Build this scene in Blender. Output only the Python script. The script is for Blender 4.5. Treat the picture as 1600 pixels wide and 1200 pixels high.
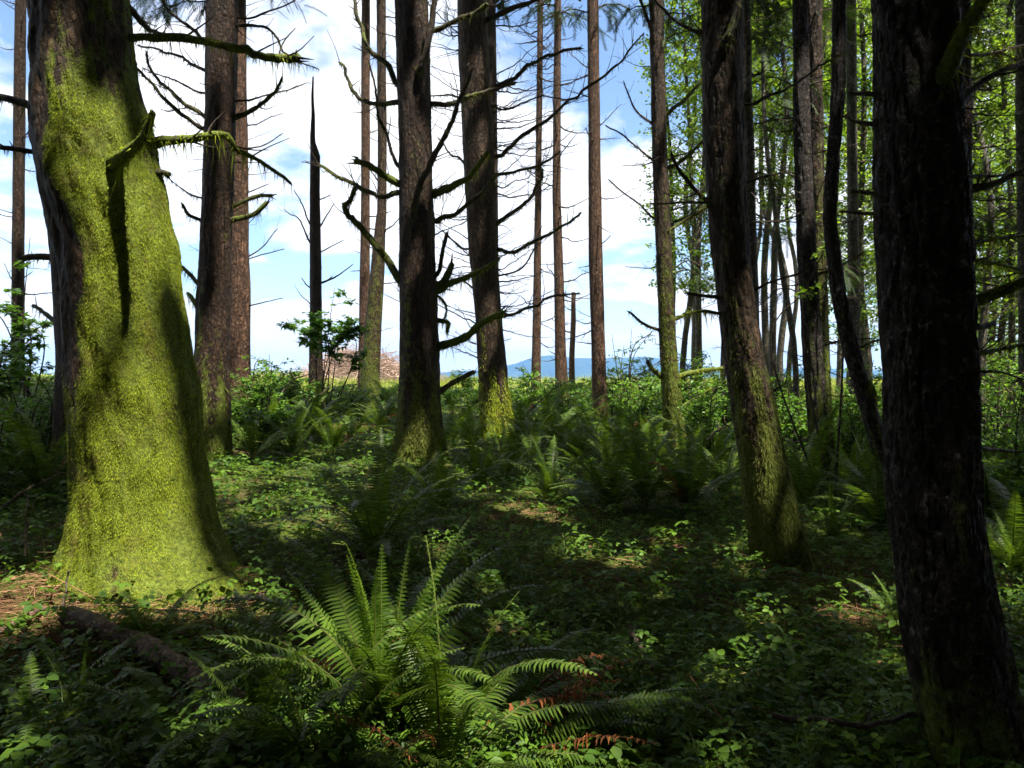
import bpy, math, random
import numpy as np

# ------------------------------------------------------------------ scene, camera, sky, sun
for o in list(bpy.data.objects):
    bpy.data.objects.remove(o, do_unlink=True)
SC = bpy.context.scene
COL = SC.collection
rng = np.random.default_rng(11)
random.seed(11)

FPX, CX, CY, CAMZ = 1210.0, 800.0, 600.0, 1.6      # focal length in photo pixels, picture centre, eye height
cam_d = bpy.data.cameras.new('camera')
cam_d.sensor_width = 36.0
cam_d.lens = 36.0 * FPX / 1600.0
cam_d.clip_start = 0.05
cam_d.clip_end = 12000.0
cam = bpy.data.objects.new('camera', cam_d)
cam.location = (0, 0, CAMZ)
cam.rotation_euler = (math.radians(90), 0, 0)
COL.objects.link(cam)
SC.camera = cam

SUN_EL, SUN_AZ = 68.0, 43.0                          # sun high, behind the camera and to its right
ce, se = math.cos(math.radians(SUN_EL)), math.sin(math.radians(SUN_EL))
SUN = np.array([ce * math.sin(math.radians(SUN_AZ)), -ce * math.cos(math.radians(SUN_AZ)), se])

world = bpy.data.worlds.new('World')
SC.world = world
world.use_nodes = True
wn = world.node_tree
wn.nodes.clear()
def wnode(t, **k):
    n = wn.nodes.new(t)
    for a, b in k.items():
        setattr(n, a, b)
    return n
w_out = wnode('ShaderNodeOutputWorld')
w_bg = wnode('ShaderNodeBackground')
sky = wnode('ShaderNodeTexSky', sky_type='NISHITA', sun_disc=False)
sky.sun_elevation = math.radians(SUN_EL)
sky.sun_rotation = math.radians(180 - SUN_AZ)
sky.air_density = 1.0
sky.dust_density = 0.3
sky.ozone_density = 2.2
w_tc = wnode('ShaderNodeTexCoord')
w_sep = wnode('ShaderNodeSeparateXYZ')
wn.links.new(w_tc.outputs['Generated'], w_sep.inputs[0])
def wmath(op, a, b=None, clamp=False):
    n = wnode('ShaderNodeMath', operation=op, use_clamp=clamp)
    for i, v in enumerate((a, b)):
        if v is None:
            continue
        if isinstance(v, (int, float)):
            n.inputs[i].default_value = v
        else:
            wn.links.new(v, n.inputs[i])
    return n.outputs[0]
zpos = wmath('MAXIMUM', w_sep.outputs['Z'], 0.0)
den = wmath('ADD', zpos, 0.22)
w_cmb = wnode('ShaderNodeCombineXYZ')
wn.links.new(wmath('DIVIDE', w_sep.outputs['X'], den), w_cmb.inputs[0])
wn.links.new(wmath('DIVIDE', w_sep.outputs['Y'], den), w_cmb.inputs[1])
w_map = wnode('ShaderNodeMapping')
w_map.inputs['Location'].default_value = (5.35, 2.1, 1.0)
wn.links.new(w_cmb.outputs[0], w_map.inputs['Vector'])
w_no = wnode('ShaderNodeTexNoise')
w_no.inputs['Scale'].default_value = 1.55
w_no.inputs['Detail'].default_value = 9.0
w_no.inputs['Roughness'].default_value = 0.55
w_no.inputs['Distortion'].default_value = 0.25
wn.links.new(w_map.outputs[0], w_no.inputs['Vector'])
w_rmp = wnode('ShaderNodeValToRGB')
w_rmp.color_ramp.elements[0].position = 0.418
w_rmp.color_ramp.elements[1].position = 0.495
wn.links.new(w_no.outputs['Fac'], w_rmp.inputs['Fac'])
# cloud body: bright tops, faintly grey undersides
w_no2 = wnode('ShaderNodeTexNoise')
w_no2.inputs['Scale'].default_value = 2.6
w_no2.inputs['Detail'].default_value = 6.0
wn.links.new(w_map.outputs[0], w_no2.inputs['Vector'])
w_cc = wnode('ShaderNodeValToRGB')
w_cc.color_ramp.elements[0].position = 0.35
w_cc.color_ramp.elements[0].color = (0.86, 0.89, 0.95, 1)
w_cc.color_ramp.elements[1].position = 0.60
w_cc.color_ramp.elements[1].color = (1.0, 1.0, 1.0, 1)
wn.links.new(w_no2.outputs['Fac'], w_cc.inputs['Fac'])
CLOUD_GAIN = 6.0                                     # cloud luminance relative to the raw sky texture
w_cg = wnode('ShaderNodeVectorMath', operation='SCALE')
wn.links.new(w_cc.outputs['Color'], w_cg.inputs[0])
w_cg.inputs['Scale'].default_value = CLOUD_GAIN
w_mix = wnode('ShaderNodeMix', data_type='RGBA')
wn.links.new(w_rmp.outputs['Color'], w_mix.inputs['Factor'])
wn.links.new(sky.outputs[0], w_mix.inputs['A'])
wn.links.new(w_cg.outputs[0], w_mix.inputs['B'])
wn.links.new(w_mix.outputs['Result'], w_bg.inputs['Color'])
w_bg.inputs['Strength'].default_value = 0.085
wn.links.new(w_bg.outputs[0], w_out.inputs['Surface'])

sun_d = bpy.data.lights.new('sun', 'SUN')
sun_d.energy = 5.0
sun_d.angle = math.radians(0.53)
sun_d.color = (1.0, 0.95, 0.86)
sun_o = bpy.data.objects.new('sun', sun_d)
COL.objects.link(sun_o)
sun_o.location = (20, -30, 60)
from mathutils import Vector
sun_o.rotation_euler = Vector(tuple(SUN)).to_track_quat('Z', 'Y').to_euler()

SC.render.engine = 'CYCLES'
SC.cycles.use_denoising = True
SC.cycles.max_bounces = 5
SC.cycles.diffuse_bounces = 2
SC.cycles.glossy_bounces = 2
SC.cycles.transmission_bounces = 4
SC.cycles.volume_bounces = 0
SC.cycles.use_adaptive_sampling = True
SC.cycles.adaptive_threshold = 0.04
SC.cycles.sample_clamp_indirect = 6.0
SC.view_settings.view_transform = 'Standard'
SC.view_settings.look = 'None'
SC.view_settings.exposure = 1.6
SC.view_settings.gamma = 1.0
SC.view_settings.use_curve_mapping = False

# ------------------------------------------------------------------ numeric helpers
def sstep(a, b, x):
    t = np.clip((np.asarray(x, float) - a) / (b - a), 0, 1)
    return t * t * (3 - 2 * t)

def hash3(i, j, k, s=0):
    n = (i.astype(np.int64) * 374761393 + j.astype(np.int64) * 668265263 + k.astype(np.int64) * 2147483647 + s * 144665) & 0xFFFFFFFF
    n = ((n ^ (n >> 13)) * 1274126177) & 0xFFFFFFFF
    n = (n ^ (n >> 16)) & 0xFFFFFFFF
    return n / 4294967295.0

def vnoise(x, y, z, s=0):
    """value noise, -1..1"""
    x, y, z = np.broadcast_arrays(np.asarray(x, float), np.asarray(y, float), np.asarray(z, float))
    i, j, k = np.floor(x), np.floor(y), np.floor(z)
    u, v, w = x - i, y - j, z - k
    u, v, w = u * u * (3 - 2 * u), v * v * (3 - 2 * v), w * w * (3 - 2 * w)
    r = 0
    for a in (0, 1):
        for b in (0, 1):
            for c in (0, 1):
                h = hash3(i + a, j + b, k + c, s)
                r = r + h * (u if a else 1 - u) * (v if b else 1 - v) * (w if c else 1 - w)
    return r * 2 - 1

def fbm(x, y, z, o=4, s=0):
    r, a = 0, 0.5
    for q in range(o):
        r = r + a * vnoise(x * 2 ** q, y * 2 ** q, z * 2 ** q, s + q)
        a *= 0.5
    return r

def nrm(v):
    return v / np.maximum(np.linalg.norm(v, axis=-1, keepdims=True), 1e-9)

# ground relief: a gentle rise away from the eye, a bank on the left, a brow at 50 m and a valley behind
MOUNDS = []
def G(x, y, bumps=True):
    x = np.asarray(x, float); y = np.asarray(y, float)
    g = 0.04 * np.clip(y - 4, 0, 44)
    lx = np.clip(-(x + 1.8), -20, 14) / 0.9
    g = g + 0.11 * 0.9 * np.log1p(np.exp(np.clip(lx, -30, 30))) * sstep(2, 9, y) * (1 - 0.75 * sstep(17, 32, y))
    g = g - np.where(y > 50, 0.0035 * np.minimum(y - 50, 20) ** 2, 0)
    g = g - np.clip(0.14 * (y - 70), 0, 42)
    if bumps:
        m = 1 - sstep(55, 90, y)
        g = g + m * (0.10 * vnoise(x * 0.45, y * 0.45, 0.3, 5) + 0.05 * vnoise(x * 1.3, y * 1.3, 0.7, 6) + 0.02 * vnoise(x * 3.7, y * 3.7, 0.2, 7))
        for mx, my, mh, mr in MOUNDS:
            g = g + mh * np.exp(-((x - mx) ** 2 + (y - my) ** 2) / mr ** 2)
    return g
g00 = float(G(0, 0))

def PX(x, y, D):
    """photo pixel -> point in the plane at depth D"""
    return np.array([(x - CX) / FPX * D, D, CAMZ + (CY - y) / FPX * D])

def ground_depth(x, y):
    """depth at which the ray through a photo pixel meets the ground"""
    d = np.linspace(1.2, 60, 3000)
    h = CAMZ + (CY - y) / FPX * d - G((x - CX) / FPX * d, d)
    i = np.argmax(h < 0)
    return float(d[i]) if h.min() < 0 else 60.0

# ------------------------------------------------------------------ object helpers
class Geo:
    def __init__(self):
        self.V, self.T, self.Q, self.R, self.M, self.n = [], [], [], [], [], 0
    def add(self, V, T=None, Q=None, rnd=0.5, moss=0.0):
        V = np.asarray(V, float).reshape(-1, 3)
        if T is not None and len(T):
            self.T.append(np.asarray(T, np.int64).reshape(-1, 3) + self.n)
        if Q is not None and len(Q):
            self.Q.append(np.asarray(Q, np.int64).reshape(-1, 4) + self.n)
        self.V.append(V)
        self.R.append(np.broadcast_to(np.asarray(rnd, float), (len(V),)))
        self.M.append(np.broadcast_to(np.asarray(moss, float), (len(V),)))
        self.n += len(V)
    def build(self, name, mat, parent=None, origin=None, smooth=False, moss=False):
        if not self.n:
            return None
        V = np.concatenate(self.V)
        org = np.array(parent['_o'] if (parent is not None and origin is None) else (origin if origin is not None else (0, 0, 0)), float)
        V = V - org
        T = np.concatenate(self.T) if self.T else np.zeros((0, 3), np.int64)
        Q = np.concatenate(self.Q) if self.Q else np.zeros((0, 4), np.int64)
        me = bpy.data.meshes.new(name)
        me.vertices.add(len(V))
        me.vertices.foreach_set('co', V.astype(np.float32).ravel())
        nl = T.size + Q.size
        me.loops.add(nl)
        me.loops.foreach_set('vertex_index', np.concatenate([T.ravel(), Q.ravel()]).astype(np.int32))
        me.polygons.add(len(T) + len(Q))
        st = np.concatenate([np.arange(len(T)) * 3, T.size + np.arange(len(Q)) * 4]).astype(np.int32)
        me.polygons.foreach_set('loop_start', st)
        if smooth:
            me.polygons.foreach_set('use_smooth', np.ones(len(T) + len(Q), bool))
        a = me.attributes.new('rnd', 'FLOAT', 'POINT')
        a.data.foreach_set('value', np.concatenate(self.R).astype(np.float32))
        if moss:
            a = me.attributes.new('moss', 'FLOAT', 'POINT')
            a.data.foreach_set('value', np.concatenate(self.M).astype(np.float32))
        me.update(calc_edges=True)
        me.materials.append(mat)
        o = bpy.data.objects.new(name, me)
        COL.objects.link(o)
        if parent is not None:
            o.parent = parent
            o['_o'] = parent['_o']
        else:
            o.location = org
            o['_o'] = list(map(float, org))
        return o

def thing(name, label, cat, loc, group=None):
    o = bpy.data.objects.new(name, None)
    o.empty_display_size = 0.2
    COL.objects.link(o)
    o.location = tuple(map(float, loc))
    o['_o'] = list(map(float, loc))
    o['label'] = label
    o['category'] = cat
    if group:
        o['group'] = group
    return o

def tag(o, label=None, cat=None, group=None, kind=None):
    for k, v in (('label', label), ('category', cat), ('group', group), ('kind', kind)):
        if v:
            o[k] = v
    return o

def stamp(geo, tV, tT, O, X, Y, Z, S, rnd=None, troll=None):
    """copies of a template (k,3)/(m,3) at N frames"""
    N, k = len(O), len(tV)
    S = np.broadcast_to(np.asarray(S, float), (N,))
    V = O[:, None, :] + S[:, None, None] * (tV[None, :, 0:1] * X[:, None, :] + tV[None, :, 1:2] * Y[:, None, :] + tV[None, :, 2:3] * Z[:, None, :])
    T = tT[None] + (np.arange(N) * k)[:, None, None]
    r = rng.random(N) if rnd is None else np.broadcast_to(rnd, (N,))
    geo.add(V.reshape(-1, 3), T=T.reshape(-1, 3), rnd=np.repeat(r, k))

def frames(N, tilt=0.5, az=None):
    """leaf frames: X along the leaf, Z about up, tilted at random"""
    az = rng.random(N) * 2 * np.pi if az is None else az
    el = rng.normal(0, tilt, N)
    X = np.stack([np.cos(az) * np.cos(el), np.sin(az) * np.cos(el), np.sin(el)], 1)
    Zt = np.stack([rng.normal(0, tilt, N), rng.normal(0, tilt, N), np.ones(N)], 1)
    Y = nrm(np.cross(Zt, X))
    Z = np.cross(X, Y)
    return X, Y, Z

def catmull(P, n):
    P = np.asarray(P, float)
    if len(P) == 2:
        t = np.linspace(0, 1, n)[:, None]
        return P[0] * (1 - t) + P[1] * t
    Q = np.vstack([2 * P[0] - P[1], P, 2 * P[-1] - P[-2]])
    t = np.linspace(0, len(P) - 1 - 1e-6, n)
    i = t.astype(int); f = (t - i)[:, None]
    a, b, c, d = Q[i], Q[i + 1], Q[i + 2], Q[i + 3]
    return 0.5 * (2 * b + (c - a) * f + (2 * a - 5 * b + 4 * c - d) * f ** 2 + (3 * b - a - 3 * c + d) * f ** 3)

def tube(geo, P, R, sides=6, rnd=0.5, jit=0.0, cap=True, moss=0.0):
    P = np.asarray(P, float); R = np.broadcast_to(np.asarray(R, float), (len(P),))
    n = len(P)
    T = nrm(np.gradient(P, axis=0))
    ref = np.where(np.abs(T[:, 2:3]) < 0.85, np.array([[0, 0, 1.0]]), np.array([[1.0, 0, 0]]))
    ref = np.broadcast_to(ref[n // 2], T.shape)
    U = nrm(np.cross(T, ref)); W = np.cross(T, U)
    th = np.linspace(0, 2 * np.pi, sides, endpoint=False)
    rr = R[:, None] * (1 + (rng.normal(0, jit, (n, sides)) if jit else 0))
    V = P[:, None, :] + rr[..., None] * (np.cos(th)[None, :, None] * U[:, None, :] + np.sin(th)[None, :, None] * W[:, None, :])
    i = np.arange(n - 1)[:, None] * sides; j = np.arange(sides)[None]; j2 = (j + 1) % sides
    Q = np.stack([i + j, i + j2, i + sides + j2, i + sides + j], -1).reshape(-1, 4)
    V = V.reshape(-1, 3); Tr = None
    if cap:
        V = np.vstack([V, P[-1] + T[-1] * R[-1] * 0.6])
        b = (n - 1) * sides
        Tr = [[b + q, b + (q + 1) % sides, n * sides] for q in range(sides)]
    geo.add(V, T=Tr, Q=Q, rnd=rnd, moss=moss)

# ------------------------------------------------------------------ materials
def newmat(name):
    m = bpy.data.materials.new(name)
    m.use_nodes = True
    nt = m.node_tree
    nt.nodes.clear()
    return m, nt, nt.nodes.new('ShaderNodeOutputMaterial')

def nd(nt, t, **k):
    n = nt.nodes.new(t)
    for a, b in k.items():
        if a.startswith('i_'):
            n.inputs[a[2:].replace('_', ' ')].default_value = b
        else:
            setattr(n, a, b)
    return n

def ramp(nt, fac, stops):
    n = nt.nodes.new('ShaderNodeValToRGB')
    e = n.color_ramp.elements
    while len(e) < len(stops):
        e.new(0.5)
    for el, (p, c) in zip(e, stops):
        el.position = p
        el.color = (*c, 1) if len(c) == 3 else c
    nt.links.new(fac, n.inputs['Fac'])
    return n.outputs['Color']

def noise(nt, vec, scale, detail=4, rough=0.55, dist=0.0):
    n = nd(nt, 'ShaderNodeTexNoise', i_Scale=scale, i_Detail=detail, i_Roughness=rough, i_Distortion=dist)
    if vec is not None:
        nt.links.new(vec, n.inputs['Vector'])
    return n.outputs['Fac']

def mixc(nt, fac, a, b):
    n = nd(nt, 'ShaderNodeMix', data_type='RGBA')
    for s, v in (('Factor', fac), ('A', a), ('B', b)):
        if isinstance(v, (int, float)):
            n.inputs[s].default_value = v
        elif isinstance(v, tuple):
            n.inputs[s].default_value = (*v, 1)
        else:
            nt.links.new(v, n.inputs[s])
    return n.outputs['Result']

def mathn(nt, op, a, b=None, clamp=False):
    n = nd(nt, 'ShaderNodeMath', operation=op, use_clamp=clamp)
    for i, v in enumerate((a, b)):
        if v is None:
            continue
        if isinstance(v, (int, float)):
            n.inputs[i].default_value = v
        else:
            nt.links.new(v, n.inputs[i])
    return n.outputs[0]

def leafmat(name, lo, hi, trans=0.35, rough=0.45, stalk=None, spec=0.35, tcol=None, scale=1.5, patch=None):
    """lo..hi leaf colours picked by the leaf's own random number; light passes through thin leaves"""
    m, nt, out = newmat(name)
    at = nd(nt, 'ShaderNodeAttribute', attribute_name='rnd')
    tc = nd(nt, 'ShaderNodeTexCoord')
    nz = noise(nt, tc.outputs['Object'], scale, 3)
    f = mathn(nt, 'ADD', mathn(nt, 'MULTIPLY', at.outputs['Fac'], 0.65), mathn(nt, 'MULTIPLY', nz, 0.45))
    c = ramp(nt, f, [(0.2, lo), (0.85, hi)])
    if patch:      # worn, dried patches
        pn = noise(nt, tc.outputs['Object'], 4.5, 6, 0.75, 0.5)
        c = mixc(nt, ramp(nt, pn, [(0.50, (0, 0, 0)), (0.66, (0.8, 0.8, 0.8))]), c, patch)
    if stalk:
        s = mathn(nt, 'GREATER_THAN', at.outputs['Fac'], 1.5)
        c = mixc(nt, s, c, stalk)
    p = nd(nt, 'ShaderNodeBsdfPrincipled')
    p.inputs['Roughness'].default_value = rough
    p.inputs['Specular IOR Level'].default_value = spec
    nt.links.new(c, p.inputs['Base Color'])
    tr = nd(nt, 'ShaderNodeBsdfTranslucent')
    tint = nd(nt, 'ShaderNodeMix', data_type='RGBA', blend_type='MULTIPLY')
    tint.inputs['Factor'].default_value = 1.0
    nt.links.new(c, tint.inputs['A'])
    tint.inputs['B'].default_value = (*(tcol or (1.5, 1.5, 0.7)), 1)
    nt.links.new(tint.outputs['Result'], tr.inputs['Color'])
    mx = nd(nt, 'ShaderNodeMixShader')
    mx.inputs['Fac'].default_value = trans
    nt.links.new(p.outputs[0], mx.inputs[1])
    nt.links.new(tr.outputs[0], mx.inputs[2])
    nt.links.new(mx.outputs[0], out.inputs['Surface'])
    return m

def barkmat(name, dark, light, lichen=0.0, lichen_col=(0.30, 0.31, 0.29), vs=(9, 9, 2.2), moss_lo=(0.035, 0.055, 0.008), moss_hi=(0.17, 0.21, 0.022), bump=0.5, plates=7.0, scales=26.0):
    m, nt, out = newmat(name)
    tc = nd(nt, 'ShaderNodeTexCoord')
    mp = nd(nt, 'ShaderNodeMapping')
    mp.inputs['Scale'].default_value = vs
    nt.links.new(tc.outputs['Object'], mp.inputs['Vector'])
    n1 = noise(nt, mp.outputs[0], 2.0, 8, 0.65, 0.6)
    dn = nd(nt, 'ShaderNodeTexNoise', i_Scale=1.6, i_Detail=5.0, i_Roughness=0.65)
    nt.links.new(mp.outputs[0], dn.inputs['Vector'])
    dv = nd(nt, 'ShaderNodeVectorMath', operation='MULTIPLY_ADD')
    nt.links.new(dn.outputs['Color'], dv.inputs[0])
    dv.inputs[1].default_value = (1.1, 1.1, 1.1)
    nt.links.new(mp.outputs[0], dv.inputs[2])
    vo = nd(nt, 'ShaderNodeTexVoronoi', feature='DISTANCE_TO_EDGE', i_Scale=plates / 4)
    nt.links.new(dv.outputs[0], vo.inputs['Vector'])
    crack = ramp(nt, mathn(nt, 'MULTIPLY', vo.outputs['Distance'], mathn(nt, 'MULTIPLY', n1, 2.0)), [(0.0, (0, 0, 0)), (0.22, (1, 1, 1))])
    # small round scales, each with its own tone
    sm = nd(nt, 'ShaderNodeVectorMath', operation='MULTIPLY_ADD')
    nt.links.new(dn.outputs['Color'], sm.inputs[0])
    sm.inputs[1].default_value = (0.9, 0.9, 0.9)
    mp2 = nd(nt, 'ShaderNodeMapping')
    mp2.inputs['Scale'].default_value = (scales, scales, scales * 0.62)
    nt.links.new(tc.outputs['Object'], mp2.inputs['Vector'])
    nt.links.new(mp2.outputs[0], sm.inputs[2])
    vs2 = nd(nt, 'ShaderNodeTexVoronoi', feature='F1', i_Scale=1.0)
    nt.links.new(sm.outputs[0], vs2.inputs['Vector'])
    cell = nd(nt, 'ShaderNodeSeparateColor')
    nt.links.new(vs2.outputs['Color'], cell.inputs[0])
    n1 = mathn(nt, 'ADD', mathn(nt, 'MULTIPLY', n1, 0.72), mathn(nt, 'MULTIPLY', cell.outputs[0], 0.28))
    edge = ramp(nt, vs2.outputs['Distance'], [(0.40, (1, 1, 1)), (0.85, (0, 0, 0))])
    crack = mathn(nt, 'MULTIPLY', crack, mathn(nt, 'ADD', mathn(nt, 'MULTIPLY', edge, 0.8), 0.2))
    c = ramp(nt, n1, [(0.28, dark), (0.52, tuple(0.5 * (a + b) for a, b in zip(dark, light))), (0.75, light)])
    c = mixc(nt, mathn(nt, 'MULTIPLY', mathn(nt, 'SUBTRACT', 1.0, crack), 0.75), c, tuple(0.35 * d for d in dark))
    if lichen:
        ln = noise(nt, tc.outputs['Object'], 19.0, 8, 0.75, 0.4)
        lm = ramp(nt, ln, [(0.62 - 0.08 * lichen, (0, 0, 0)), (0.74 - 0.08 * lichen, (1, 1, 1))])
        lm = mathn(nt, 'MULTIPLY', lm, mathn(nt, 'ADD', mathn(nt, 'MULTIPLY', crack, 0.6), 0.4))
        c = mixc(nt, mathn(nt, 'MULTIPLY', lm, 0.85), c, lichen_col)
    at = nd(nt, 'ShaderNodeAttribute', attribute_name='moss')
    mn = noise(nt, tc.outputs['Object'], 9.0, 6, 0.7)
    mfac = mathn(nt, 'ADD', at.outputs['Fac'], mathn(nt, 'MULTIPLY', mathn(nt, 'SUBTRACT', mn, 0.5), 1.3))
    mfac = ramp(nt, mfac, [(0.36, (0, 0, 0)), (0.62, (1, 1, 1))])
    mc = ramp(nt, noise(nt, tc.outputs['Object'], 38.0, 4, 0.7), [(0.3, moss_lo), (0.7, moss_hi)])
    c = mixc(nt, mfac, c, mc)
    p = nd(nt, 'ShaderNodeBsdfPrincipled')
    p.inputs['Roughness'].default_value = 0.7
    p.inputs['Specular IOR Level'].default_value = 0.2
    nt.links.new(c, p.inputs['Base Color'])
    b1 = nd(nt, 'ShaderNodeBump', i_Strength=min(1.0, bump * 1.5), i_Distance=0.035)
    hh = mathn(nt, 'ADD', mathn(nt, 'MULTIPLY', n1, 0.7), mathn(nt, 'MULTIPLY', crack, 0.5))
    nt.links.new(hh, b1.inputs['Height'])
    b2 = nd(nt, 'ShaderNodeBump', i_Strength=0.6, i_Distance=0.012)
    nt.links.new(noise(nt, tc.outputs['Object'], 60.0, 3, 0.7), b2.inputs['Height'])
    nt.links.new(b1.outputs[0], b2.inputs['Normal'])
    nt.links.new(b2.outputs[0], p.inputs['Normal'])
    nt.links.new(p.outputs[0], out.inputs['Surface'])
    return m

M = {}
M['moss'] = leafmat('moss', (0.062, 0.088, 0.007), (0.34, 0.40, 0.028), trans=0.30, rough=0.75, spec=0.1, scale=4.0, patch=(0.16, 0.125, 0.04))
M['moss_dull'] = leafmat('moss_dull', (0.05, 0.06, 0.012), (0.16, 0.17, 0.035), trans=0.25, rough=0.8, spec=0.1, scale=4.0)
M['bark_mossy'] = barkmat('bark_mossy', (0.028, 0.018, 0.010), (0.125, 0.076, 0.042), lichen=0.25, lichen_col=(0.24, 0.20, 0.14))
M['bark_dark'] = barkmat('bark_dark', (0.021, 0.012, 0.007), (0.088, 0.049, 0.027), lichen=0.1, lichen_col=(0.16, 0.13, 0.09))
M['bark_red'] = barkmat('bark_red', (0.055, 0.030, 0.018), (0.22, 0.12, 0.072), lichen=0.3, lichen_col=(0.30, 0.23, 0.17))
M['bark_lichen'] = barkmat('bark_lichen', (0.022, 0.015, 0.011), (0.088, 0.062, 0.046), lichen=1.0, lichen_col=(0.34, 0.30, 0.27), vs=(24, 24, 11), bump=0.8)
M['bark_alder'] = barkmat('bark_alder', (0.06, 0.050, 0.036), (0.20, 0.17, 0.125), lichen=0.6, lichen_col=(0.34, 0.34, 0.31), vs=(5, 5, 5), bump=0.25)
M['twig'] = barkmat('twig', (0.035, 0.025, 0.017), (0.14, 0.098, 0.066), vs=(20, 20, 20), bump=0.3)
M['wood_litter'] = leafmat('wood_litter', (0.085, 0.038, 0.018), (0.32, 0.18, 0.095), trans=0.0, rough=0.8, spec=0.15)
M['wood_grey'] = leafmat('wood_grey', (0.17, 0.115, 0.085), (0.50, 0.36, 0.28), trans=0.0, rough=0.8, spec=0.15, scale=0.8)
M['fern'] = leafmat('fern', (0.026, 0.058, 0.008), (0.10, 0.165, 0.018), trans=0.34, rough=0.42, stalk=(0.10, 0.11, 0.03), spec=0.22)
M['fern_fresh'] = leafmat('fern_fresh', (0.06, 0.13, 0.012), (0.15, 0.25, 0.030), trans=0.42, rough=0.4, stalk=(0.22, 0.25, 0.06), spec=0.4)
M['fern_dead'] = leafmat('fern_dead', (0.10, 0.034, 0.011), (0.36, 0.12, 0.028), trans=0.2, rough=0.7, stalk=(0.12, 0.06, 0.03), tcol=(1.3, 0.9, 0.6))
M['cover'] = leafmat('cover', (0.028, 0.072, 0.009), (0.11, 0.20, 0.020), trans=0.36, rough=0.5, stalk=(0.07, 0.08, 0.03), spec=0.18)
M['feather'] = leafmat('feather', (0.035, 0.065, 0.008), (0.14, 0.20, 0.022), trans=0.3, rough=0.6, spec=0.1)
M['shrub'] = leafmat('shrub', (0.045, 0.12, 0.016), (0.15, 0.27, 0.034), trans=0.45, rough=0.45)
M['maple'] = leafmat('maple', (0.030, 0.085, 0.012), (0.10, 0.20, 0.026), trans=0.45, rough=0.42)
M['alder'] = leafmat('alder', (0.050, 0.115, 0.012), (0.20, 0.29, 0.032), trans=0.5, rough=0.45)
M['needle'] = leafmat('needle', (0.016, 0.036, 0.012), (0.055, 0.085, 0.026), trans=0.15, rough=0.6, spec=0.2)
M['grass'] = leafmat('grass', (0.12, 0.17, 0.02), (0.30, 0.33, 0.06), trans=0.35, rough=0.5)
M['grass_dim'] = leafmat('grass_dim', (0.05, 0.10, 0.015), (0.16, 0.22, 0.05), trans=0.35, rough=0.5)

# forest floor: brown litter, dark humus and moss mixed by noise; sunny grass takes over in the clearing
def groundmat():
    m, nt, out = newmat('forest_floor')
    tc = nd(nt, 'ShaderNodeTexCoord')
    P = tc.outputs['Object']
    n1 = noise(nt, P, 1.1, 6, 0.6)
    n2 = noise(nt, P, 14.0, 6, 0.7)
    n3 = noise(nt, P, 60.0, 4, 0.7)
    lit = ramp(nt, n2, [(0.3, (0.022, 0.014, 0.009)), (0.55, (0.085, 0.045, 0.025)), (0.75, (0.17, 0.10, 0.055))])
    mos = ramp(nt, n3, [(0.3, (0.022, 0.038, 0.007)), (0.7, (0.09, 0.12, 0.018))])
    c = mixc(nt, ramp(nt, n1, [(0.34, (0, 0, 0)), (0.48, (1, 1, 1))]), lit, mos)
    sp = nd(nt, 'ShaderNodeSeparateXYZ')
    nt.links.new(P, sp.inputs[0])
    gm = nd(nt, 'ShaderNodeMapRange')
    gm.inputs['From Min'].default_value = 27.0
    gm.inputs['From Max'].default_value = 33.0
    nt.links.new(mathn(nt, 'ADD', sp.outputs['Y'], mathn(nt, 'MULTIPLY', n1, 4.0)), gm.inputs['Value'])
    gr = ramp(nt, noise(nt, P, 0.6, 6, 0.65), [(0.35, (0.10, 0.14, 0.025)), (0.55, (0.20, 0.21, 0.05)), (0.7, (0.27, 0.23, 0.10))])
    c = mixc(nt, gm.outputs['Result'], c, gr)
    fm = nd(nt, 'ShaderNodeMapRange')
    fm.inputs['From Min'].default_value = 150.0
    fm.inputs['From Max'].default_value = 420.0
    nt.links.new(sp.outputs['Y'], fm.inputs['Value'])
    wood = ramp(nt, noise(nt, P, 0.02, 8, 0.7), [(0.35, (0.025, 0.05, 0.02)), (0.65, (0.06, 0.10, 0.035))])
    c = mixc(nt, fm.outputs['Result'], c, wood)
    p = nd(nt, 'ShaderNodeBsdfPrincipled')
    p.inputs['Roughness'].default_value = 0.95
    p.inputs['Specular IOR Level'].default_value = 0.1
    nt.links.new(c, p.inputs['Base Color'])
    b = nd(nt, 'ShaderNodeBump', i_Strength=0.8, i_Distance=0.04)
    nt.links.new(mathn(nt, 'ADD', n2, mathn(nt, 'MULTIPLY', n3, 0.5)), b.inputs['Height'])
    nt.links.new(b.outputs[0], p.inputs['Normal'])
    nt.links.new(p.outputs[0], out.inputs['Surface'])
    return m
M['ground'] = groundmat()

def hillmat():
    m, nt, out = newmat('wooded_hill')
    tc = nd(nt, 'ShaderNodeTexCoord')
    c = ramp(nt, noise(nt, tc.outputs['Object'], 0.012, 8, 0.7), [(0.35, (0.014, 0.030, 0.016)), (0.65, (0.045, 0.070, 0.030))])
    p = nd(nt, 'ShaderNodeBsdfPrincipled')
    p.inputs['Roughness'].default_value = 1.0
    p.inputs['Specular IOR Level'].default_value = 0.0
    nt.links.new(c, p.inputs['Base Color'])
    nt.links.new(p.outputs[0], out.inputs['Surface'])
    return m
M['hill'] = hillmat()

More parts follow.
